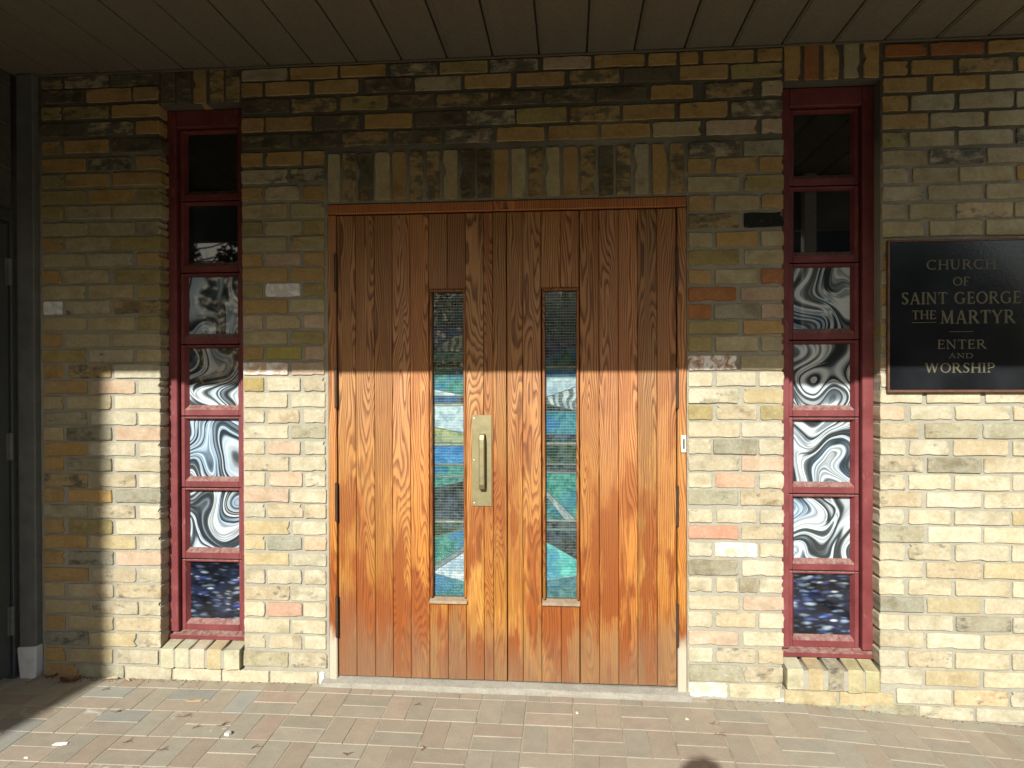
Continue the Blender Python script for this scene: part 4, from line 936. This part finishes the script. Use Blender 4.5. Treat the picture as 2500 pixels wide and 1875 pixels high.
UNP = {'twigs': [(-1.913, -0.303, 0.05, 0.55, 'reddish catkin twig on the paving below the left pier, the one furthest left'), (-1.608, -0.325, 0.055, 0.5, 'brown twig on the paving below the left window sill'), (-1.409, -0.378, 0.05, 0.7, 'brown twig on the paving to the right of the small white stone'), (-1.51, -0.406, 0.025, 0.6, 'short red twig between two brown ones below the left window'), (-2.098, -0.118, 0.03, 0.6, 'small brown twig near the shade edge at the left'), (-1.724, -0.524, 0.035, 0.7, 'dark twig beside the whitened paver'), (-1.203, -0.531, 0.035, 0.5, 'brown twig below and right of the small white stone'), (-0.841, -0.546, 0.03, -0.3, 'thin twig on the paving below the left door'), (-0.559, -0.49, 0.03, 1.3, 'red winged seed on the paving below the left door'), (0.586, -0.293, 0.035, 0.1, 'curled brown twig on the paving right of the doors'), (0.576, -0.212, 0.02, 0.1, 'tiny brown twig fragment on the paving right of the doors'), (-0.658, -0.162, 0.02, 0.2, 'dark twig crumb close to the threshold'), (-1.554, -0.57, 0.03, 0.6, 'rusty twig on the bright paving at the lower left')], 'bits': [('paper_scrap', -1.976, -0.554, [(-0.026, -0.012), (0.01, -0.01), (0.027, -0.002), (0.024, 0.01), (0.004, 0.009), (-0.024, 0.006)], 'PAPER', 'white torn paper scrap on the paving at the lower left', 'paper', 0.003), ('paper_scrap', -2.037, -0.651, [(-0.008, -0.004), (0.008, -0.003), (0.007, 0.004), (-0.006, 0.004)], 'PAPER', 'tiny white paper fleck nearest the lower left corner', 'paper', 0.002), ('pale_leaf', -1.636, -0.192, [(-0.035, -0.008), (-0.005, -0.013), (0.03, -0.004), (0.036, 0.006), (0.01, 0.012), (-0.025, 0.007)], 'TANLEAF', 'flat pale leaf on the paving below the left window', 'leaf', 0.004), ('stone_chip', -1.351, -0.451, [(-0.012, -0.009), (0.008, -0.011), (0.013, 0.001), (0.004, 0.011), (-0.009, 0.008)], 'CHIP', 'small white stone chip on the paving below the left window', 'stone', 0.012), ('mortar_chip', 0.916, 0.023, [(-0.055, -0.012), (-0.01, -0.018), (0.05, -0.014), (0.055, 0.006), (-0.02, 0.012), (-0.05, 0.008)], 'CHIP', 'flat pale mortar chip at the foot of the wall under the right window', 'mortar chip', 0.014), ('stone_chip', 0.029, -0.173, [(-0.006, -0.006), (0.005, -0.007), (0.008, 0.001), (0.0, 0.007), (-0.006, 0.004)], 'CHIP', 'small white pebble on the paving below the right door', 'stone', 0.006), ('stone_chip', 0.48, -0.185, [(-0.007, -0.006), (0.007, -0.006), (0.009, 0.002), (0.0, 0.007), (-0.008, 0.004)], 'CHIP', 'flat whitish pebble on the paving right of the doors', 'stone', 0.004)], 'butt': (1.26, 0.003)}
def twig(x, y, L, rot, seed, label, mat=TWIG):
    r = random.Random(seed); bm = bmesh.new(); n = 6
    pts = [((i/n-.5)*L, .10*L*math.sin(i*1.3 + seed), .003 + .002*math.sin(i*2.1 + seed)) for i in range(n+1)]
    tube(bm, pts, [.0009 + .0011*math.sin(math.pi*i/n) for i in range(n+1)], 6)
    for b in range(2):
        i = r.randrange(2, n-1); p = pts[i]; tube(bm, [p, (p[0] + .012, p[1] + (.008 if b else -.008), .006), (p[0] + .02, p[1] + (.016 if b else -.014), .004)], [.0012, .0010, .0005], 5)
    o = link('twig', mesh('twig', bm), mat, None, (x, y, gz(x, y) + .0005)); o.rotation_euler = (0, 0, rot); tag(o, label, 'twig', 'bits of twig on the paving')
for (u, v, L, rot, lab) in UNP['twigs']: twig(u, v, L, rot, int(L*1e4) + int(u*100), lab)
def flat_bit(name, x, y, pts, mat, label, cat, h=.0025, rot=0):
    bm = bmesh.new(); a = [bm.verts.new((px, py, h + .001*math.sin(i*2.3))) for i, (px, py) in enumerate(pts)]; b = [bm.verts.new((px*.97, py*.97, 0)) for px, py in pts]; n = len(pts)
    bm.faces.new(a); bm.faces.new(b[::-1])
    for i in range(n): bm.faces.new((a[i], b[i], b[(i+1) % n], a[(i+1) % n]))
    bmesh.ops.recalc_face_normals(bm, faces=bm.faces[:])
    o = link(name, mesh(name, bm), mat, None, (x, y, gz(x, y) + .001)); o.rotation_euler = (0, 0, rot); tag(o, label, cat); return o
for nm, x, y, pts, mn, lab, cat, h in UNP['bits']: flat_bit(nm, x, y, pts, {'PAPER': PAPER, 'CHIP': CHIP, 'TANLEAF': TANLEAF, 'BLACK': BRONZE}[mn], lab, cat, h)
bx, by = UNP['butt']; bm = bmesh.new(); tube(bm, [(-.010, 0, .004), (.010, .002, .004)], .0038, 10)
o = link('cigarette_butt', mesh('cigarette_butt', bm), BUTT, None, (bx, by, gz(bx, by))); tag(o, 'orange cigarette butt lying at the foot of the right pier', 'cigarette butt')

# grit and crumbled leaf gathered along the foot of the wall
bm = bmesh.new(); r_ = random.Random(31)
for i in range(620):
    x = r_.uniform(-2.5, 1.95); corner = r_.random() < .45
    if corner: x = r_.uniform(-2.5, -1.7)
    if -1.12 < x < .53: continue
    y = -.004 - abs(r_.gauss(0, .014 if not corner else .022)); s = r_.uniform(.0016, .0052); z = gz(x, y) + .0004
    a = r_.uniform(0, 6.28); pts = [Vector((math.cos(a + k*2.1)*s*r_.uniform(.6, 1.3), math.sin(a + k*2.1)*s*r_.uniform(.6, 1.3), 0)) for k in range(3)]
    vs = [bm.verts.new(p + Vector((x, y, z))) for p in pts]; ap = bm.verts.new((x, y, z + s*r_.uniform(.4, 1.0)))
    for k in range(3): bm.faces.new((vs[k], vs[(k+1) % 3], ap))
go = link('grit', mesh('grit', bm), m_plain('grit', (.17, .125, .085), .95, .1, 0, .6, 40, 0)); go['kind'] = 'stuff'; go['label'] = 'grit and leaf crumbs along the foot of the wall'

# ------------------------------------------------------------------ behind the camera: what shows in the glass, and a tower added for shade
tw = empty('shadow_tower', (-3.9, -7.7, -.3)); tag(tw, 'plain square brick tower added out of view to shade the left pier', 'tower', kind='thing')  # unseen tower, added to cast the shadow edge on the left pier
o = boxes('shaft', [(-4.70, -3.515, -7.95, -7.2, -.3, 9.0)], BRICK); part(o, tw); o.color = (.42, .32, .18, .3)
o = boxes('cap', [(-4.78, -3.45, -8.03, -7.12, 9.0, 9.2)], CONCRETE); part(o, tw)
def bare_tree(x, y, H, seed, label):
    r = random.Random(seed); t = empty('bare_tree', (x, y, -.3)); tag(t, label, 'tree', 'bare winter trees beyond the road')
    tb = bmesh.new(); bb = bmesh.new()
    def grow(bm, p, d, L, rad, lev):
        pts = [p]; n = 4
        for i in range(n):
            d = (d + Vector((r.gauss(0, .12), r.gauss(0, .12), r.gauss(0, .08) + .04))).normalized(); pts.append(pts[-1] + d*L/n)
        tube(bm, pts, [rad*(1 - .45*i/n) for i in range(n+1)], 5 if lev < 3 else 3, False)
        if lev >= 5: return
        for c in range(3 if lev else 5):
            i = r.randint(2, n) if lev else r.randint(2, n); a = r.uniform(0, 6.28); q = d.orthogonal().normalized(); q = (Matrix.Rotation(a, 3, d) @ q)
            grow(bb, pts[i], (d*.75 + q*r.uniform(.45, .95)).normalized(), L*r.uniform(.58, .78), rad*.55*(1 - .1*i), lev+1)
    grow(tb, Vector((0, 0, 0)), Vector((0, 0, 1)), H*.36, H*.022, 0)
    link('trunk', mesh('trunk', tb, True), BARK, t); link('branches', mesh('branches', bb), BARK, t)
bare_tree(-9.6, -12.5, 10, 5, 'bare tree beyond the road left of the added tower'); bare_tree(3.4, -15.5, 10, 8, 'bare tree beyond the road in front of the hedge'); bare_tree(8.2, -14.0, 9, 13, 'bare tree beyond the road nearest the pale house')
def hedge(x0, x1, y, h, seed, label):
    r = random.Random(seed); t = empty('cedar_hedge', ((x0+x1)/2, y, -.3)); tag(t, label, 'hedge'); v = []; f = []
    for i in range(20000):
        x = r.uniform(x0, x1); d = r.uniform(-.7, .7); z = r.uniform(0, 1)**.8*h*(1 + .12*math.sin(x*2.1 + seed) + .06*math.sin(x*5.7))*(1 - .25*abs(d))
        c = Vector((x - (x0+x1)/2, d, z)); a = Vector((r.gauss(0, 1), r.gauss(0, 1), r.gauss(0, 1))).normalized(); b = a.orthogonal().normalized(); s = r.uniform(.06, .16); k = len(v)
        v += [c - a*s - b*s*.5, c + a*s - b*s*.4, c + a*s*.8 + b*s*.5, c - a*s*.7 + b*s*.5]; f.append((k, k+1, k+2, k+3))
    o = link('foliage', pymesh('foliage', v, f), NEEDLE, t); o['kind'] = 'stuff'
hedge(-1.2, 13, -17, 4.2, 2, 'dark clipped cedar hedge beyond the road, right part'); hedge(-22, -1.6, -18, 6.2, 4, 'dark cedar hedge beyond the road, left part')
hs = empty('pale_house', (9, -24, -.3)); tag(hs, 'pale sided house with dark roof behind the hedge', 'house', kind='thing')
o = boxes('wall', [(4.5, 14, -28, -21, -.3, 4.6)], SIDING); part(o, hs)
bm = bmesh.new(); pr = [(-20.5, 4.6), (-28.5, 4.6), (-24.5, 7.4)]; a = [bm.verts.new((4.1, y, z)) for y, z in pr]; b = [bm.verts.new((14.4, y, z)) for y, z in pr]
bm.faces.new(a); bm.faces.new(b[::-1])
for i in range(3): bm.faces.new((a[i], a[(i+1) % 3], b[(i+1) % 3], b[i]))
bmesh.ops.recalc_face_normals(bm, faces=bm.faces[:]); o = link('roof', mesh('roof', bm), ROOFING); part(o, hs)
for x in (5.6, 8.3, 11.2):
    o = boxes('window', [(x, x+1.1, -20.99, -20.9, 1.2, 2.7)], WHITEPAINT); part(o, hs); p_ = boxes('pane', [(x+.08, x+1.02, -20.895, -20.88, 1.28, 2.62)], DARKGLASS); p_.parent = o; p_.location = (0, 0, 0)

# the photographer, whose head and hands throw the shadow at the foot of the picture
def person(px, py, label):
    g = gz(px, py); H = 1.70
    t = empty('person', (px, py, g)); tag(t, label, 'person')
    J = {'pel': (0, 0, .92), 'waist': (0, .01, 1.08), 'chest': (0, 0, 1.28), 'neck0': (0, .02, 1.43), 'neck': (0, .035, 1.49), 'head': (0, .06, 1.57), 'top': (0, .055, 1.645)}
    E = [('pel', 'waist'), ('waist', 'chest'), ('chest', 'neck0'), ('neck0', 'neck'), ('neck', 'head'), ('head', 'top')]
    Rr = {'pel': .155, 'waist': .135, 'chest': .155, 'neck0': .075, 'neck': .058, 'head': .088, 'top': .072}
    for s, S in ((-1, 'l'), (1, 'r')):
        J['sh'+S] = (s*.185, 0, 1.40); J['el'+S] = (s*.235, .13, 1.19); J['wr'+S] = (s*.095, .165, 1.43); J['hand'+S] = (s*.07, .205, 1.505)
        J['hip'+S] = (s*.095, 0, .86); J['kn'+S] = (s*.11, .02, .48); J['an'+S] = (s*.12, -.02, .09); J['toe'+S] = (s*.14, .15, .035)
        E += [('chest', 'sh'+S), ('sh'+S, 'el'+S), ('el'+S, 'wr'+S), ('wr'+S, 'hand'+S), ('pel', 'hip'+S), ('hip'+S, 'kn'+S), ('kn'+S, 'an'+S), ('an'+S, 'toe'+S)]
        Rr.update({'sh'+S: .075, 'el'+S: .052, 'wr'+S: .036, 'hand'+S: .040, 'hip'+S: .095, 'kn'+S: .065, 'an'+S: .045, 'toe'+S: .038})
    names = list(J); me = bpy.data.meshes.new('body'); me.from_pydata([J[n] for n in names], [(names.index(a), names.index(b)) for a, b in E], [])
    o = link('body', me, None, t); md = o.modifiers.new('skin', 'SKIN'); o.modifiers.new('sub', 'SUBSURF').levels = 2; o.modifiers['sub'].render_levels = 2
    for i, n in enumerate(names):
        sv = me.skin_vertices[0].data[i]; sv.radius = (Rr[n], Rr[n]*(.8 if n in ('pel', 'waist', 'chest') else 1)); sv.use_root = n == 'pel'
    s = NT('clothing'); z = s.n('SeparateXYZ', {0: s.n('TexCoord').outputs['Object']}).outputs[2]
    c = s.mix(s.smooth(z, .915, .925), (.03, .035, .06), (.05, .05, .055)); c = s.mix(s.smooth(z, 1.455, 1.462), c, (.45, .27, .20)); s.bsdf(c, .8, .2); me.materials.append(s.m)
    bm = bmesh.new(); bmesh.ops.create_icosphere(bm, subdivisions=3, radius=.105)
    for v in bm.verts:
        v.co.x *= .86
        if v.co.y > .03: v.co.y = .03 + (v.co.y-.03)*.2
        v.co *= 1 + .06*mnoise.noise(v.co*30)
    for v in [v for v in bm.verts if v.co.z < -.055]: bm.verts.remove(v)
    link('hair', mesh('hair', bm, True), BARK, t, (0, .03, 1.605))
    for s_k in (-1, 1):
        for fi in range(4):
            bm = bmesh.new(); x = s_k*.07; tube(bm, [(x, .215, 1.480 + .017*fi), (x - s_k*.006, .240, 1.482 + .017*fi), (x - s_k*.030, .246, 1.482 + .017*fi)], [.009, .0085, .007], 6)
            link('finger', mesh('finger', bm, True), o_skin, t)
    return t
o_skin = m_plain('skin', (.45, .27, .20), .6, .3, 0, .1, 20, 0)
ppx, ppy = 0.0, -3.385
person(ppx, ppy, 'person in dark jacket holding a small camera up, standing outside the porch')
cb = empty('compact_camera', (0, -3.15, 1.4)); tag(cb, 'small black compact camera held up in both hands', 'camera')
o = boxes('camera_body', [(-.048, .048, -3.165, -3.142, 1.368, 1.428)], BLACK, bev=.004); part(o, cb)
bm = bmesh.new(); tube(bm, [(0, -3.142, 1.4), (0, -3.128, 1.4)], [.024, .021], 20); o = link('lens', mesh('lens', bm), BRONZE); part(o, cb)
